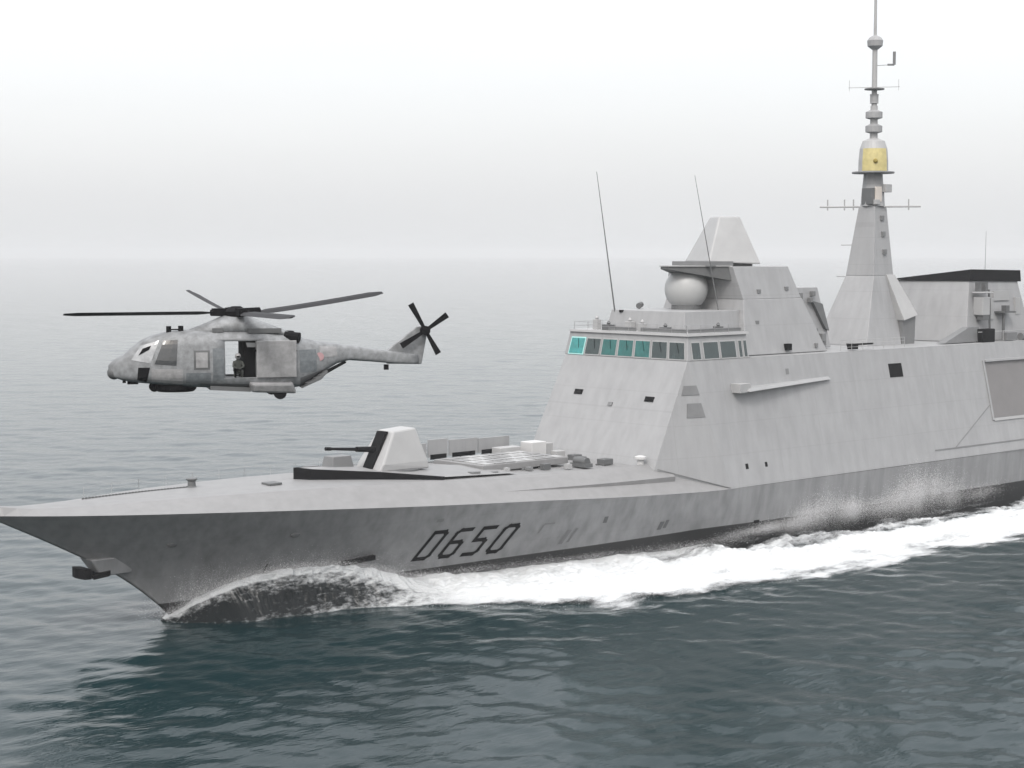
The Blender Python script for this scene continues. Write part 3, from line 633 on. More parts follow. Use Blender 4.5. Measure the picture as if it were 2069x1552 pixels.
def fastmesh(name, co, q, smooth=True):
    me = bpy.data.meshes.new(name); me.vertices.add(len(co)); me.vertices.foreach_set('co', co.astype(np.float32).ravel())
    me.loops.add(q.size); me.loops.foreach_set('vertex_index', q.astype(np.int32).ravel())
    me.polygons.add(len(q)); me.polygons.foreach_set('loop_start', (np.arange(len(q))*q.shape[1]).astype(np.int32))
    me.update(calc_edges=True)
    me.polygons.foreach_set('use_smooth', np.full(len(q), smooth)); me.validate(); return me
def water_nodes(m, base=(.0, .0120, .0145), rough=.06):
    m.use_nodes = True; nt = m.node_tree; L = nt.links.new; b = nt.nodes['Principled BSDF']
    b.inputs['Base Color'].default_value = (*base, 1); b.inputs['Roughness'].default_value = rough; b.inputs['IOR'].default_value = 1.19
    tc = nd(nt, 'ShaderNodeTexCoord')
    h = None; prev = None
    for sc, dist, st, rot, asp in ((.30, .30, .22, -.75, .45), (.95, .14, .34, -.62, .35), (2.8, .05, .32, -.85, .45)):
        mp = nd(nt, 'ShaderNodeMapping'); mp.inputs['Rotation'].default_value = (0, 0, rot); mp.inputs['Scale'].default_value = (sc*asp, sc, sc)
        n = nd(nt, 'ShaderNodeTexNoise'); n.inputs['Scale'].default_value = 1; n.inputs['Detail'].default_value = 5; n.inputs['Roughness'].default_value = .6
        L(tc.outputs['Object'], mp.inputs[0]); L(mp.outputs[0], n.inputs[0])
        bp = nd(nt, 'ShaderNodeBump'); bp.inputs['Strength'].default_value = st; bp.inputs['Distance'].default_value = dist; L(n.outputs[0], bp.inputs['Height'])
        if prev: L(prev.outputs[0], bp.inputs['Normal'])
        prev = bp
    L(prev.outputs[0], b.inputs['Normal']); return nt, b, tc, prev
M_sea = bpy.data.materials.new('sea_water'); water_nodes(M_sea)
sea = link('sea', fastmesh('sea', co, q), M_sea); tag(sea, 'calm grey green sea reaching to the misty horizon', 'sea', kind='structure')

# foam material: attribute 'dens' sets how much is white
def foam_mat(name, under=None, scale=.8, soft=.16, alpha=True, stretch=(1, 1, 1), white=.5):
    m = bpy.data.materials.new(name)
    if under: nt, b, tc, bp = water_nodes(m, base=under, rough=.2)
    else:
        m.use_nodes = True; nt = m.node_tree; b = nt.nodes['Principled BSDF']; tc = nd(nt, 'ShaderNodeTexCoord'); bp = None
    L = nt.links.new; outn = nt.nodes['Material Output']
    at = nd(nt, 'ShaderNodeAttribute', attribute_name='dens')
    mp = nd(nt, 'ShaderNodeMapping'); mp.inputs['Scale'].default_value = stretch; L(tc.outputs['Object'], mp.inputs[0])
    n = nd(nt, 'ShaderNodeTexNoise'); n.inputs['Scale'].default_value = scale; n.inputs['Detail'].default_value = 9; n.inputs['Roughness'].default_value = .68; L(mp.outputs[0], n.inputs[0])
    a = nd(nt, 'ShaderNodeMath', operation='ADD'); L(at.outputs['Fac'], a.inputs[0]); L(n.outputs[0], a.inputs[1])
    r = nd(nt, 'ShaderNodeMapRange', interpolation_type='SMOOTHSTEP'); r.inputs[1].default_value = 1-soft; r.inputs[2].default_value = 1+soft; L(a.outputs[0], r.inputs[0])
    fo = nd(nt, 'ShaderNodeBsdfDiffuse'); fo.inputs[0].default_value = (white*.97, white, white*1.02, 1)
    fb = nd(nt, 'ShaderNodeBump'); fb.inputs['Strength'].default_value = .9; fb.inputs['Distance'].default_value = .45; L(n.outputs[0], fb.inputs['Height']); L(fb.outputs[0], fo.inputs['Normal'])
    mix = nd(nt, 'ShaderNodeMixShader'); L(r.outputs[0], mix.inputs[0]); L(fo.outputs[0], mix.inputs[2])
    if under: L(b.outputs[0], mix.inputs[1])
    else:
        tr = nd(nt, 'ShaderNodeBsdfTransparent'); L(tr.outputs[0], mix.inputs[1]); nt.nodes.remove(b)
    L(mix.outputs[0], outn.inputs[0]); return m
def vnoise(X, Y, seed, l0, octs=5):
    r = np.random.RandomState(seed); Z = np.zeros_like(X); a = 1
    for o in range(octs):
        for _ in range(6):
            t = r.uniform(0, 6.28); k = 2*math.pi/l0*r.uniform(.7, 1.4)
            Z += a*np.sin(k*(X*math.cos(t)+Y*math.sin(t))+r.uniform(0, 6.28)+1.5*np.sin(k*.6*(X*math.sin(t)-Y*math.cos(t))+r.uniform(0, 6)))/3
        a *= .55; l0 *= .5
    return Z
def set_dens(me, d):
    at = me.attributes.new('dens', 'FLOAT', 'POINT'); at.data.foreach_set('value', d.astype(np.float32).ravel())
OUT = pchip([10, 14.6, 20.4, 23, 27, 33.7, 40, 48, 60, 75, 110, 170], [-6.3, -8.0, -12.5, -16.5, -20.5, -21.5, -20.8, -20.2, -20.2, -21.2, -26, -34])
def foam_bank(side):
    nx, ny = 1300, 190
    xs = np.linspace(11.5, 165, nx) if side < 0 else np.linspace(11.5, 165, nx)
    T = np.linspace(0, 1.35, ny)
    X = np.repeat(xs[:, None], ny, 1); inner = np.array([HY(min(x, 127.5), 1.0)-.35 if x < 128 else max(0, 8-(x-128)*1.5) for x in xs]); outer = np.array([-OUT(x) for x in xs])
    Y = inner[:, None]+(outer-inner)[:, None]*T[None, :]
    ramp = np.clip((xs-11.5)/5, 0, 1)[:, None]
    prof = np.clip(1-T, 0, 1)[None, :]**1.25
    hin = np.interp(xs, [11, 16, 30, 60, 165], [1.3, .95, 1.0, 1.0, .5])[:, None]
    nz = vnoise(X, Y, 5, 9, 6)
    mid = np.exp(-((T[None, :]-.5)/.3)**2)
    Zs = sea_h(X, side*Y)
    edge = np.clip((1.05-T)/.45, 0, 1)[None, :]
    Z = Zs*(1-prof*.8)+hin*prof*ramp**.5+(.22*nz*edge+.12*np.abs(vnoise(X, Y, 9, 2.2, 4)))*np.clip(T*6+.2, 0, 1)[None, :]*(.25+.75*edge)+.03+.35*mid*ramp*edge
    Z = np.maximum(Z, Zs+.02)
    # density: solid in the middle, streaky near the hull further aft, thin mist beyond the outer edge
    d = np.interp(T, [0, .12, .5, .72, .88, 1.0, 1.15, 1.35], [.66, .72, .81, .77, .69, .56, .48, .05])[None, :]*np.ones_like(X)
    aft = np.clip((xs-36)/18, 0, 1)[:, None]
    near = np.interp(T, [0, .14, .26, .36, .46], [.75, 1, .5, .75, 0])[None, :]
    d = d-aft*near*.46
    fr = np.clip((xs-11.5)/3, 0, 1)[:, None]; d = d*fr**.5
    d = d+.05*vnoise(X, Y, 12, 7, 3)+.10*vnoise(X*.7, Y, 15, 11, 4)*np.clip((T-.45)*2.5, 0, 1)[None, :]
    # the part well outside the solid line ahead of x=45 is a thin veil
    solid = np.interp(xs, [12, 18, 24, 30, 40, 46], [1, .98, .72, .68, .82, 1])[:, None]
    d = d-np.clip((T[None, :]-solid)/.14, 0, 1)*.25
    co = np.stack([X, side*Y, Z], -1).reshape(-1, 3); idx = np.arange(nx*ny).reshape(nx, ny)
    q = np.stack([idx[:-1, :-1], idx[1:, :-1], idx[1:, 1:], idx[:-1, 1:]], -1).reshape(-1, 4)
    if side < 0: q = q[:, ::-1]
    me = fastmesh('wake_foam', co, q); set_dens(me, d.ravel()); return me
M_foam = foam_mat('white_foam', None, .6, .22, stretch=(.3, 1, 1), white=.54)
fm = link('wake_foam', foam_bank(-1), M_foam); tag(fm, 'broad band of churned white foam streaming aft along the near side', 'foam', kind='stuff')
fm = link('wake_foam', foam_bank(1), M_foam); tag(fm, 'white foam streaming aft along the far side of the hull', 'foam', kind='stuff')

# bow wave thrown out from the stem
CX = [-2.0, -1.2, 0.5, 4, 7.3, 10.5, 13, 14.8, 16.5, 18.5]
CZc = pchip(CX, [.1, .5, 1.6, 2.85, 3.1, 2.95, 2.5, 1.9, 1.35, 1.1])
COy = pchip(CX, [.15, .7, 1.3, 1.5, 1.3, 1.4, 1.7, 1.9, 2.0, 2.0])        # crest offset from hull
CB = pchip(CX, [.1, 2.2, 4.1, 4.8, 5.2, 6.1, 7.2, 8.3, 9.6, 11])           # base distance from centreline
def bow_wave(side):
    nx, ny = 420, 110; xs = np.linspace(-2.0, 18.5, nx); T = np.linspace(0, 1, ny)
    co = np.zeros((nx, ny, 3)); d = np.zeros((nx, ny))
    for i, x in enumerate(xs):
        h = CZc(x); yh = HY(x, h) if x > -2.6 else 0; yc = yh+COy(x)*.55; yb = max(CB(x), yc+.35)
        hi = min(h+.0, h)
        for j, t in enumerate(T):
            if t < .3:
                u = t/.3; y = yh-.25+(yc-yh+.25)*u; z = h*(.90+.10*math.sin(u*math.pi/2))
            else:
                u = (t-.3)/.7; y = yc+(yb-yc)*(u**1.6*.75+u*.25)+.16*math.sin(u*math.pi)*0; z = h*(1-u)**.85*1.0-.12*u
            co[i, j] = (x, y, z)
            dd = np.interp(t, [0, .25, .36, .42, .7, .9, 1], [.8, .98, .92, .50, .24, .26, .42])
            dd += np.interp(x, [-2.0, -1, 1, 4, 10, 13, 15.5, 18.5], [.12, .0, -.08, -.02, .06, .16, .35, .55])
            d[i, j] = dd
    n1 = vnoise(co[:, :, 0], co[:, :, 1]+co[:, :, 2], 21, 1.8, 5)
    co[:, :, 1] += .07*n1; co[:, :, 2] += .09*n1*np.linspace(1, .2, ny)[None, :]
    co[:, :, 1] *= side
    idx = np.arange(nx*ny).reshape(nx, ny)
    q = np.stack([idx[:-1, :-1], idx[1:, :-1], idx[1:, 1:], idx[:-1, 1:]], -1).reshape(-1, 4)
    if side < 0: q = q[:, ::-1]
    me = fastmesh('bow_wave', co.reshape(-1, 3), q); set_dens(me, d.ravel()); return me
M_bw = foam_mat('bow_wave_water', (.010, .012, .013), 1.9, .22, stretch=(.55, 1, 1.5), white=.55)
bwv = link('bow_wave', bow_wave(-1), M_bw); tag(bwv, 'dark glassy bow wave with speckled crest curling off the near side of the stem', 'bow wave', kind='stuff')
bwv = link('bow_wave', bow_wave(1), M_bw); tag(bwv, 'pale bow wave rising on the far side of the stem', 'bow wave', kind='stuff')

# spray: clouds of small droplets
def spray(name, label, clusters, seed, mat_):
    r = np.random.RandomState(seed); C = []; Sz = []
    for (cx, cy, cz, sx_, sy_, sz_, n, s) in clusters:
        p = r.normal(0, 1, (n, 3))*np.array([sx_, sy_, sz_])+np.array([cx, cy, cz]); C.append(p); Sz.append(s*r.lognormal(0, .45, n))
    C = np.concatenate(C); Sz = np.concatenate(Sz); k = (C[:, 2] > .05); C = C[k]; Sz = Sz[k]
    hy = np.array([HY(min(x, 127), z) if XS(min(z, ZS)) < x else 0 for x, z in zip(C[:, 0], C[:, 2])]); 
    out_ = np.abs(C[:, 1]) < hy+.05; C[out_, 1] = np.where(C[out_, 1] < 0, -1, 1)*(hy[out_]+.05+r.uniform(0, .4, out_.sum()))
    tet = np.array([(1, 1, 1), (1, -1, -1), (-1, 1, -1), (-1, -1, 1)])/1.7
    V = (C[:, None, :]+tet[None]*Sz[:, None, None]).reshape(-1, 3); b = np.arange(len(C))[:, None]*4
    Q = np.concatenate([b+np.array([0, 1, 2]), b+np.array([0, 3, 1]), b+np.array([0, 2, 3]), b+np.array([1, 3, 2])])
    o = link(name, fastmesh(name, V, Q, False), mat_); return tag(o, label, 'spray', kind='stuff')
M_spray = mat('spray_white', (.85, .85, .86), .9, var=.02)[0]
cl = []
rs = np.random.RandomState(4)
for x in np.arange(-1.6, 19, .5):
    h = CZc(x); y = (HY(x, h) if x > -2.6 else 0)+COy(x)*.5
    cl.append((x, -y, h+.1, .35, .25, .20, 700, .010)); cl.append((x, y, h+.1, .35, .3, .3, 260, .014))
    cl.append((x, -(HY(x, h) if x > -2.6 else 0)-.3, h+.5, .5, .15, .5, 200, .008))
cl += [(-.6, -1.2, 1.5, .8, .5, .8, 4000, .008), (.6, -1.6, 2.2, 1.0, .5, .9, 3500, .008), (-1.6, .8, .4, .7, .8, .4, 1500, .012)]
spray('spray', 'fine white droplets thrown off the crest of the bow wave', cl, 3, M_spray)
cl = []
for (x, h, n) in ((53, .7, 900), (56, 1.0, 1200), (59, 1.6, 2000), (61.5, 2.2, 2600), (64, 1.5, 1600), (67, 1.3, 1400), (70, 1.6, 1800), (73, 2.3, 2600), (75.5, 2.9, 3200), (78, 2.6, 2200), (81, 1.7, 1400), (85, 1.2, 900), (50, .5, 500)):
    for k in range(4):
        cl.append((x+rs.normal(0, 1.2), -9.9, 1.7+h*.45*rs.uniform(.3, 1.3), rs.uniform(.6, 1.6), .35, h*.36, int(n*2.6), .0095))
spray('spray', 'wispy puffs of spray rising against the side amidships', cl, 8, M_spray)
cl = []
for x in np.arange(17, 50, .8):
    cl.append((x, -HY(x, 1)-rs.uniform(.4, 1.5), 1.35, .7, .5, .12+rs.uniform(0, .16), 500, .010))
for x in np.arange(15, 44, .7):
    yo = OUT(x)*np.interp(x, [15, 20, 30, 44], [1, .95, .75, .9]); cl.append((x, yo, .35, 1.1, 1.3, .16, 700, .011))
spray('spray', 'low droplets flung up along the white foam band beside the hull', cl, 9, M_spray)

# whip aerials and far details of the roof
whip((47.9, 4.0, 19.2), (46.2, 5.0, 33.4)); whip((53.6, -3.6, 19.1), (51.6, -2.0, 33.0), .07); whip((104, 2, 17), (104.2, 2, 28.5), .05)

# ------------------------------------------------------------------ helicopter
heli = bpy.data.objects.new('helicopter', None); COL.objects.link(heli)
tag(heli, 'grey naval helicopter with open side door hovering left of the warship', 'helicopter')
dpx = lambda px, py, D: CAMP+(fwd+RGT*((px-1034.5)/3550)+up*((776-py)/3550))*D
heli.location = dpx(478, 700, 84.0)
aw = math.radians(16)
hf = (-RGT*math.cos(aw)-FWH*math.sin(aw)); hz3 = Vector((0, 0, 1)); hy_ = hz3.cross(hf)
heli.rotation_euler = Matrix((hf, hy_, hz3)).transposed().to_euler()
heli.rotation_euler.rotate_axis('Y', math.radians(0))
HS = [(6.0, -.80, -1.15, .12), (5.85, -.62, -1.35, .38), (5.4, -.38, -1.5, .62), (4.9, .02, -1.6, .85), (4.45, .35, -1.65, 1.0), (3.9, .58, -1.7, 1.15), (3.2, .76, -1.78, 1.32), (2.4, .82, -1.85, 1.4), (1.2, .82, -1.92, 1.42), (0, .82, -1.98, 1.42),
      (-1.2, .80, -2.02, 1.42), (-2.2, .66, -2.06, 1.38), (-2.9, .42, -1.95, 1.25), (-3.8, .22, -1.42, .95), (-4.8, .06, -.88, .62), (-5.4, -.02, -.74, .45), (-6.6, -.2, -.84, .34), (-7.6, -.34, -.94, .28), (-8.4, -.45, -.98, .2), (-8.9, -.5, -.98, .12)]
def loft(S_, n=36, pw=4.2, chine=.0):
    mb = MB(); vs = []; fs = []
    for (x, zt, zb, w_) in S_:
        for i in range(n):
            a = 2*math.pi*i/n; c, s = math.cos(a), math.sin(a)
            yy = w_*math.copysign(abs(c)**(2/pw), c); zz = math.copysign(abs(s)**(2/pw), s)
            zc, hh = (zt+zb)/2, (zt-zb)/2; z = zc+hh*zz
            yy *= 1-.12*max(0, zz)  # narrower above
            vs.append((x, yy, z))
    for k in range(len(S_)-1):
        for i in range(n):
            j = (i+1) % n; fs.append((k*n+i, k*n+j, (k+1)*n+j, (k+1)*n+i))
    fs.append(tuple(range(n))); fs.append(tuple(range((len(S_)-1)*n, len(S_)*n))[::-1])
    mb.add(vs, fs); return mb
def hp(px, py): return ((478-px)/42.0, (700-py)/42.0)
body = loft(HS).build('fuselage', M_heli, heli, smooth=True)
from mathutils.bvhtree import BVHTree
_bm = bmesh.new(); _bm.from_mesh(body.data); BV = BVHTree.FromBMesh(_bm); _bm.free()
def cut(o, fn):
    c = MB(); fn(c); co_ = c.build('cutter', None, heli); m_ = o.modifiers.new('b', 'BOOLEAN'); m_.operation = 'DIFFERENCE'; m_.object = co_; m_.solver = 'EXACT'
    bpy.context.view_layer.update(); dg = bpy.context.evaluated_depsgraph_get(); me2 = bpy.data.meshes.new_from_object(o.evaluated_get(dg)); o.modifiers.clear(); old = o.data; o.data = me2
    if not me2.materials: me2.materials.append(old.materials[0])
    bpy.data.objects.remove(co_)
cut(body, lambda c: c.box((0.1, 0, -.55), (3.6, 2.3, 1.9)))
cut(body, lambda c: c.box((-.02, -1.2, -.55), (1.5, 1.6, 1.72)))       # placeholder side, starboard doorway
cut(body, lambda c: c.box((-.02, 1.2, -.55), (1.46, 1.6, 1.72)))
def H(name, fn, m_, par=heli, **k): return P(name, fn, m_, par, **k)
# added black block imitates the cabin's dark interior, leaving the doorway's forward half see-through
H('cabin_shade_block', lambda b: b.box((-.50, -.12, -.55), (.56, 2.0, 1.86)), M_black)
H('cabin_door', lambda b: b.box((-1.7, 1.46, -.55), (1.9, .06, 1.75)), M_heli2, bevel=.03)
H('cabin_door', lambda b: b.box((-1.7, -1.46, -.55), (1.9, .06, 1.75)), M_heli2, bevel=.03)
def hwin(name, pts, y, m_, fr=None, par=heli, th=.05):
    # pts in side view (x,z); slab set in the fuselage side
    sg = 1 if y > 0 else -1; N = 7; vs = []; (A, B, C_, D_) = [Vector((a, 0, b_)) for a, b_ in pts]
    for i in range(N):
        for k in range(N):
            u, v = i/(N-1), k/(N-1); p = A.lerp(D_, u).lerp(B.lerp(C_, u), v)
            hit = BV.ray_cast(Vector((p.x, sg*4, p.z)), Vector((0, -sg, 0)))
            yy = hit[0].y if hit[0] else y
            vs.append((p.x, yy+sg*th, p.z))
    back = [(a, b_-sg*(th+.04), c) for a, b_, c in vs]; mb = MB(); fs = []
    for i in range(N-1):
        for k in range(N-1):
            a = i*N+k; fs += [(a, a+N, a+N+1, a+1), (N*N+a, N*N+a+1, N*N+a+N+1, N*N+a+N)]
    bd = [k for k in range(N)]+[i*N+N-1 for i in range(1, N)]+[(N-1)*N+k for k in range(N-2, -1, -1)]+[i*N for i in range(N-2, 0, -1)]
    fs += [(a, b_, b_+N*N, a+N*N) for a, b_ in zip(bd, bd[1:]+bd[:1])]
    mb.add(vs+back, fs); return mb.build(name, m_, par)
for sgn in (1, -1):
    hwin('cockpit_side_window', [hp(p, q_) for p, q_ in ((312, 730), (330, 684), (357, 683), (353, 733))], sgn*1.22, M_heliw, th=.02)
    o = hwin('cabin_window_frame', [hp(p, q_) for p, q_ in ((387, 742), (387, 704), (418, 704), (418, 742))], sgn*1.385, M_dgrey, th=.015)
    hwin('cabin_window', [hp(p, q_) for p, q_ in ((391, 738), (391, 708), (414, 708), (414, 738))], sgn*1.40, M_heli2, par=o, th=.03)  # pale opaque pane imitates the light showing through the cabin
    hwin('door_window', [hp(p, q_) for p, q_ in ((566, 745), (566, 719), (584, 719), (584, 745))], sgn*1.46, M_heliw, th=.085)
    hwin('nose_panel', [hp(p, q_) for p, q_ in ((279, 762), (281, 737), (303, 737), (297, 766))], sgn*.93, M_black, th=.02)
    for nm, m_, q4 in (('body_panel', M_blu, ((424, 764), (424, 700), (446, 700), (446, 764))), ('body_panel', M_heli2, ((306, 770), (306, 740), (366, 740), (366, 776))), ('body_panel', M_blu, ((598, 752), (596, 706), (632, 706), (634, 752))),
            ('belly_dark_strip', M_dgrey, ((400, 779), (400, 769), (515, 773), (515, 784))), ('rear_belly_panel', M_dgrey, ((600, 783), (598, 762), (660, 744), (640, 766))), ('cowl_line', M_dgrey, ((492, 699), (490, 690), (580, 692), (596, 699))),  # darker grey strips at the belly, rear underside and cowl base
            ('body_panel', M_heli2, ((640, 722), (640, 700), (676, 702), (678, 722))), ('body_panel', M_blu, ((372, 768), (372, 748), (420, 748), (420, 768))), ('door_rail', M_black, ((505, 708), (505, 704), (592, 706), (592, 709)))):
        hwin(nm, [hp(p, q_) for p, q_ in q4], sgn*1.3, m_, th=.012 if nm != 'door_rail' else .03)
# windshield panes over the nose
for sgn in (1, -1):
    hwin('windshield', [hp(p, q_) for p, q_ in ((268, 722), (287, 694), (322, 684), (304, 729))], sgn*.9, M_bub, th=.02)
    hwin('windshield_black_pattern', [hp(p, q_) for p, q_ in ((282, 713), (290, 700), (306, 694), (302, 702))], sgn*.9, M_black, th=.04)  # small black pattern on the panes
CW = [(2.2, .85, .55, .5), (1.4, 1.15, .5, .85), (.6, 1.5, .5, 1.0), (-.5, 1.5, .5, 1.0), (-1.2, 1.2, .5, 1.0), (-2.2, .82, .45, .95), (-3.1, .4, .2, .6)]
H('engine_cowling', lambda b: (lambda l: b.add(l.v, l.f))(loft(CW, 20, 2.6)), M_heli, smooth=True)
H('cowling_vent', lambda b: (b.box((-1.2, 1.02, .78), (1.6, .08, .22)), b.box((1.0, .93, .82), (.5, .1, .2))), M_dgrey)
H('engine_exhaust', lambda b: b.tube((-2.2, .8, .52), (-2.85, 1.1, .42), .22, .26, 12), M_black)
H('engine_exhaust', lambda b: b.tube((-2.2, -.8, .52), (-2.85, -1.1, .42), .22, .26, 12), M_black)
H('cowling_lamp', lambda b: b.box((-1.75, .9, .62), (.2, .15, .2)), M_dgrey)
H('roof_sensor', lambda b: (b.tube((3.22, .4, .7), (3.22, .4, 1.02), .12, n=8), b.box((2.95, .4, .86), (.4, .08, .06))), M_black)
H('roof_sensor', lambda b: b.box((2.66, .4, .78), (.22, .3, .5)), M_black)
H('nose_camera', lambda b: (b.sphere((5.75, .1, -1.15), .32, 14, 8), b.box((5.6, .1, -.85), (.35, .4, .3))), M_dgrey, smooth=True)
H('nose_aerial', lambda b: (b.box((5.3, .3, -1.5), (.15, .1, .25)), b.box((4.9, .2, -1.62), (.5, .15, .16))), M_black)
H('belly_radar', lambda b: b.lathe((2.9, 0, -2.08), [(.85, 0), (.98, .12), (.98, .34), (.8, .42)], 26), M_black)
H('cabin_sill', lambda b: b.prism([(1.4, -1.2, -1.98), (-.5, -1.2, -2.1), (-.5, -1.2, -1.9), (1.4, -1.2, -1.78)], (0, 2.4, 0)), M_dgrey)
for sgn in (1, -1):
    sp_ = H('landing_gear_sponson', lambda b: b.hexa([(-.5, sgn*1.1, -2.12), (-2.7, sgn*1.1, -2.2), (-2.6, sgn*1.6, -2.2), (-.6, sgn*1.6, -2.1)], [(-.35, sgn*1.1, -1.6), (-2.5, sgn*1.1, -1.62), (-2.4, sgn*1.75, -1.72), (-.5, sgn*1.75, -1.7)]), M_heli2, bevel=.1)
    H('wheel', lambda b: b.tube((-1.85, sgn*1.3, -2.16), (-1.85, sgn*1.55, -2.16), .3, n=16), M_black, sp_)
H('nose_wheel', lambda b: (b.tube((3.9, -.16, -1.85), (3.9, .16, -1.85), .24, n=14)), M_black)
# ramp door
H('ramp_door', lambda b: b.prism([(-3.0, -.72, -1.93), (-5.25, -.3, -.80), (-5.25, .3, -.80), (-3.0, .72, -1.93)], (0, 0, -.06)), M_black)
H('roundel', lambda b: (b.tube((-3.85, .90, -.5), (-3.85, .935, -.5), .2, n=20)), mat('faded_red', (.36, .22, .23), .7)[0])
# fin, stabiliser
fin = MB(); pf = [hp(p, q_) for p, q_ in ((786, 712), (848, 664), (872, 664), (868, 690), (858, 742), (784, 740))]
fin.prism([(a, -.09, b_) for a, b_ in pf], (0, .18, 0)); fin.build('tail_fin', M_heli, heli, .05)
H('tail_stabiliser', lambda b: b.prism([(-8.2, 0, -.55), (-9.0, 0, -.55), (-9.0, -1.9, -.5), (-8.5, -1.9, -.5)], (0, 0, .08)), M_heli)
H('tail_bumper', lambda b: b.box(((478-784)/42, 0, (700-747)/42), (.22, .15, .26)), M_black)
# main rotor
rm = H('rotor_mast', lambda b: b.lathe((0, 0, 1.35), [(.5, 0), (.34, .1), (.24, .3)], 14), M_dgrey)
hub = H('rotor_hub', lambda b: (b.lathe((0, 0, 1.42), [(.3, -.1), (.62, .04), (.66, .26), (.35, .42), (.22, .5)], 18)), M_black)
_los = (heli.location-CAMP); _los.z = 0; LF = _los.normalized(); LR = Vector((LF.y, -LF.x, 0))   # rotor phase as frozen in the photo
al = math.radians(17); al2 = math.radians(27)
wdir = [(-LR*math.cos(al)-LF*math.sin(al), .02), (LR*math.cos(al2)+LF*math.sin(al2), .85), (-LR*math.sin(al)+LF*math.cos(al), .88), (LR*math.sin(al)-LF*math.cos(al), .02)]
inv = Matrix((hf, hy_, hz3))
for d, tz in wdir:
    u = (inv @ d).normalized(); u = Vector((u.x, u.y, 0)).normalized(); s_ = Vector((-u.y, u.x, 0))
    mb = MB(); mb.tube(Vector((0, 0, 1.62)), u*1.25+Vector((0, 0, 1.62+tz*.1)), .2, .15, 8); mb.box(tuple(u*.85+Vector((0, 0, 1.66))), (.6, .42, .34), math.atan2(u.y, u.x))
    arm = mb.build('blade_grip', M_black, hub)
    mb = MB(); prev = None; pit_ = math.radians(15)
    N = 12
    for i in range(N+1):
        t = i/N; r = 1.2+(8.15-1.2)*t; z = 1.62+tz*(t**1.15)*1.0+.0; ch = .35 if i else .16
        if i == N: ch = .18
        c = u*r+Vector((0, 0, z)); dv = s_*math.cos(pit_)+Vector((0, 0, math.sin(pit_)))
        nv = Vector((0, 0, 1))
        ring = [c-dv*ch, c-nv*.035, c+dv*ch, c+nv*.045]
        if prev: mb.hexa(prev, ring)
        prev = ring
    mb.build('rotor_blade', M_blade, hub)
# tail rotor
tx, tz_ = hp(863, 672)
th_ = H('tail_rotor_hub', lambda b: b.tube((tx, .05, tz_), (tx, .5, tz_), .2, .24, 12), M_black)
for px_, py_ in ((832, 617), (909, 640), (812, 703), (890, 720)):
    ax, az = hp(px_, py_); d = Vector((ax-tx, 0, az-tz_)); l = d.length; d.normalize(); n_ = Vector((-d.z, 0, d.x))
    mb = MB(); c0 = Vector((tx, .42, tz_)); a_ = c0+d*.15; b_ = c0+d*l
    mb.hexa([a_-n_*.08, a_+n_*.08, b_+n_*.15, b_-n_*.15], [p+Vector((0, .05, 0)) for p in (a_-n_*.08, a_+n_*.08, b_+n_*.15, b_-n_*.15)])
    mb.build('tail_rotor_blade', M_black, th_)
H('door_gun', lambda b: (b.tube((.2, 1.3, -1.02), (.05, 2.0, -1.0), .045, n=6), b.box((.22, 1.3, -1.04), (.16, .5, .16)), b.tube((.22, 1.3, -1.5), (.22, 1.3, -1.1), .04, n=6)), M_black)

# crew member crouching at the open cabin door
def skin_person(name, J, E, mat_):
    keys = list(J); me = bpy.data.meshes.new(name); me.from_pydata([J[k][0] for k in keys], [(keys.index(a), keys.index(b)) for a, b in E], [])
    o = link(name, me, mat_); m_ = o.modifiers.new('skin', 'SKIN')
    for i, k in enumerate(keys):
        v = me.skin_vertices[0].data[i]; v.radius = J[k][1]; v.use_root = (i == 0)
    sb = o.modifiers.new('sub', 'SUBSURF'); sb.levels = 1; sb.render_levels = 1
    return o
J = {'pelvis': ((.05, .70, -1.16), (.16, .13)), 'waist': ((.05, .76, -.98), (.145, .115)), 'chest': ((.05, .84, -.78), (.17, .13)), 'neck': ((.05, .88, -.60), (.06, .06)), 'head': ((.05, .91, -.47), (.09, .10))}
E_ = [('pelvis', 'waist'), ('waist', 'chest'), ('chest', 'neck'), ('neck', 'head')]
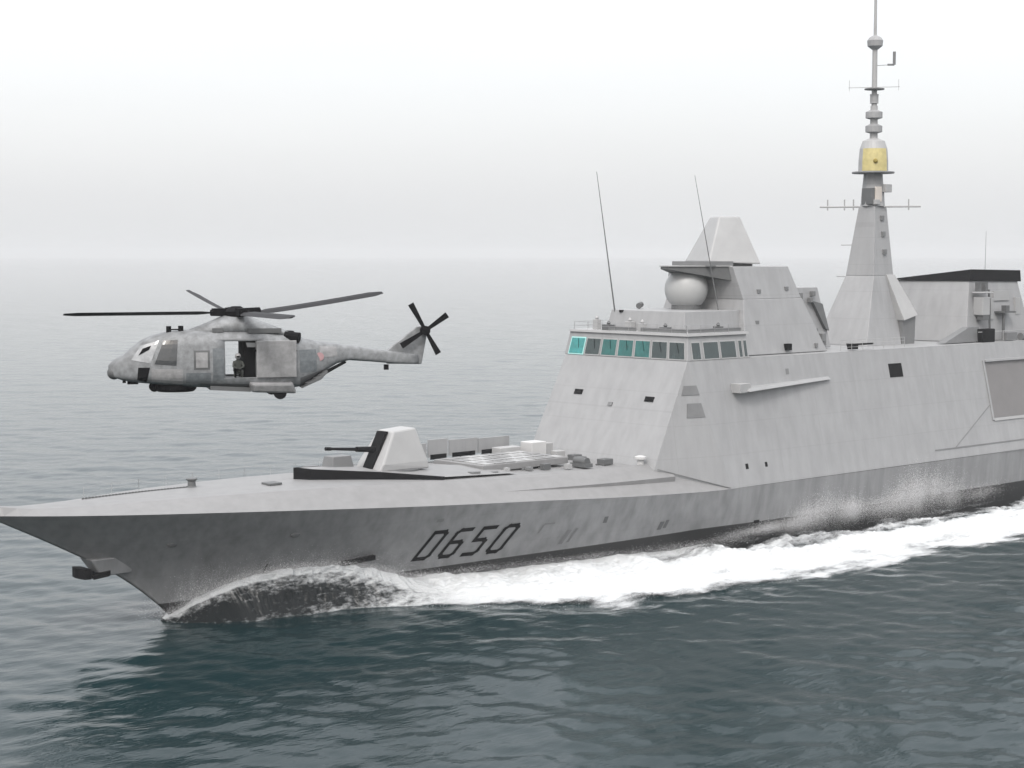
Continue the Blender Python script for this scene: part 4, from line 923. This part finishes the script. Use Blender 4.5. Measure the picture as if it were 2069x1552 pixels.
for n_, sg in (('l', 1), ('r', -1)):
    J['sh'+n_] = ((.05+sg*.19, .86, -.70), (.07, .07)); J['el'+n_] = ((.05+sg*.25, 1.06, -.90), (.052, .052)); J['wr'+n_] = ((.08+sg*.10, 1.24, -.97), (.034, .034)); J['pa'+n_] = ((.10+sg*.08, 1.31, -.98), (.04, .026))
    J['kn'+n_] = ((.05+sg*.17, 1.08, -1.08), (.075, .075)); J['th'+n_] = ((.05+sg*.12, .80, -1.18), (.095, .095)); J['an'+n_] = ((.05+sg*.17, 1.0, -1.42), (.045, .045)); J['to'+n_] = ((.05+sg*.18, 1.18, -1.45), (.045, .035))
    E_ += [('chest', 'sh'+n_), ('sh'+n_, 'el'+n_), ('el'+n_, 'wr'+n_), ('wr'+n_, 'pa'+n_), ('pelvis', 'th'+n_), ('th'+n_, 'kn'+n_), ('kn'+n_, 'an'+n_), ('an'+n_, 'to'+n_)]
    for f_ in range(5):
        q_ = Vector((.10+sg*(.045+.018*f_), 1.36+.012*(2-abs(f_-2)), -.965-.004*f_)) if f_ else Vector((.10+sg*.03, 1.335, -.95))
        J['f%d%s' % (f_, n_)] = (tuple(q_), (.009, .009)); J['g%d%s' % (f_, n_)] = ((q_.x-sg*.012, q_.y+.022, q_.z-.028), (.008, .008))
        E_ += [('pa'+n_, 'f%d%s' % (f_, n_)), ('f%d%s' % (f_, n_), 'g%d%s' % (f_, n_))]
man = skin_person('person', J, E_, mat('flight_suit', (.05, .055, .05), .8)[0])
tag(man, 'crew member in dark flight suit and pale helmet crouching in the helicopter doorway', 'person')
P('helmet', lambda b: b.sphere((.05, .90, -.42), .145, 16, 10, (1, 1.08, 1)), M_light, man, smooth=True)
P('helmet_visor', lambda b: b.sphere((.05, .97, -.43), .105, 12, 8, (1, .95, .7)), M_black, man, smooth=True)
man.location = heli.location; man.rotation_euler = heli.rotation_euler

# ------------------------------------------------------------------ haze
hz_m = bpy.data.materials.new('haze'); hz_m.use_nodes = True; nt = hz_m.node_tree; nt.nodes.clear()
pv = nd(nt, 'ShaderNodeVolumePrincipled'); pv.inputs['Color'].default_value = (.77, .775, .785, 1); pv.inputs['Density'].default_value = .00023; pv.inputs['Anisotropy'].default_value = .0
ou = nd(nt, 'ShaderNodeOutputMaterial'); nt.links.new(pv.outputs[0], ou.inputs['Volume'])
mb = MB(); mb.box((0, 0, 30), (24000, 24000, 66)); hz = mb.build('haze', hz_m); tag(hz, 'thin white sea mist fading the horizon', 'haze', kind='stuff')
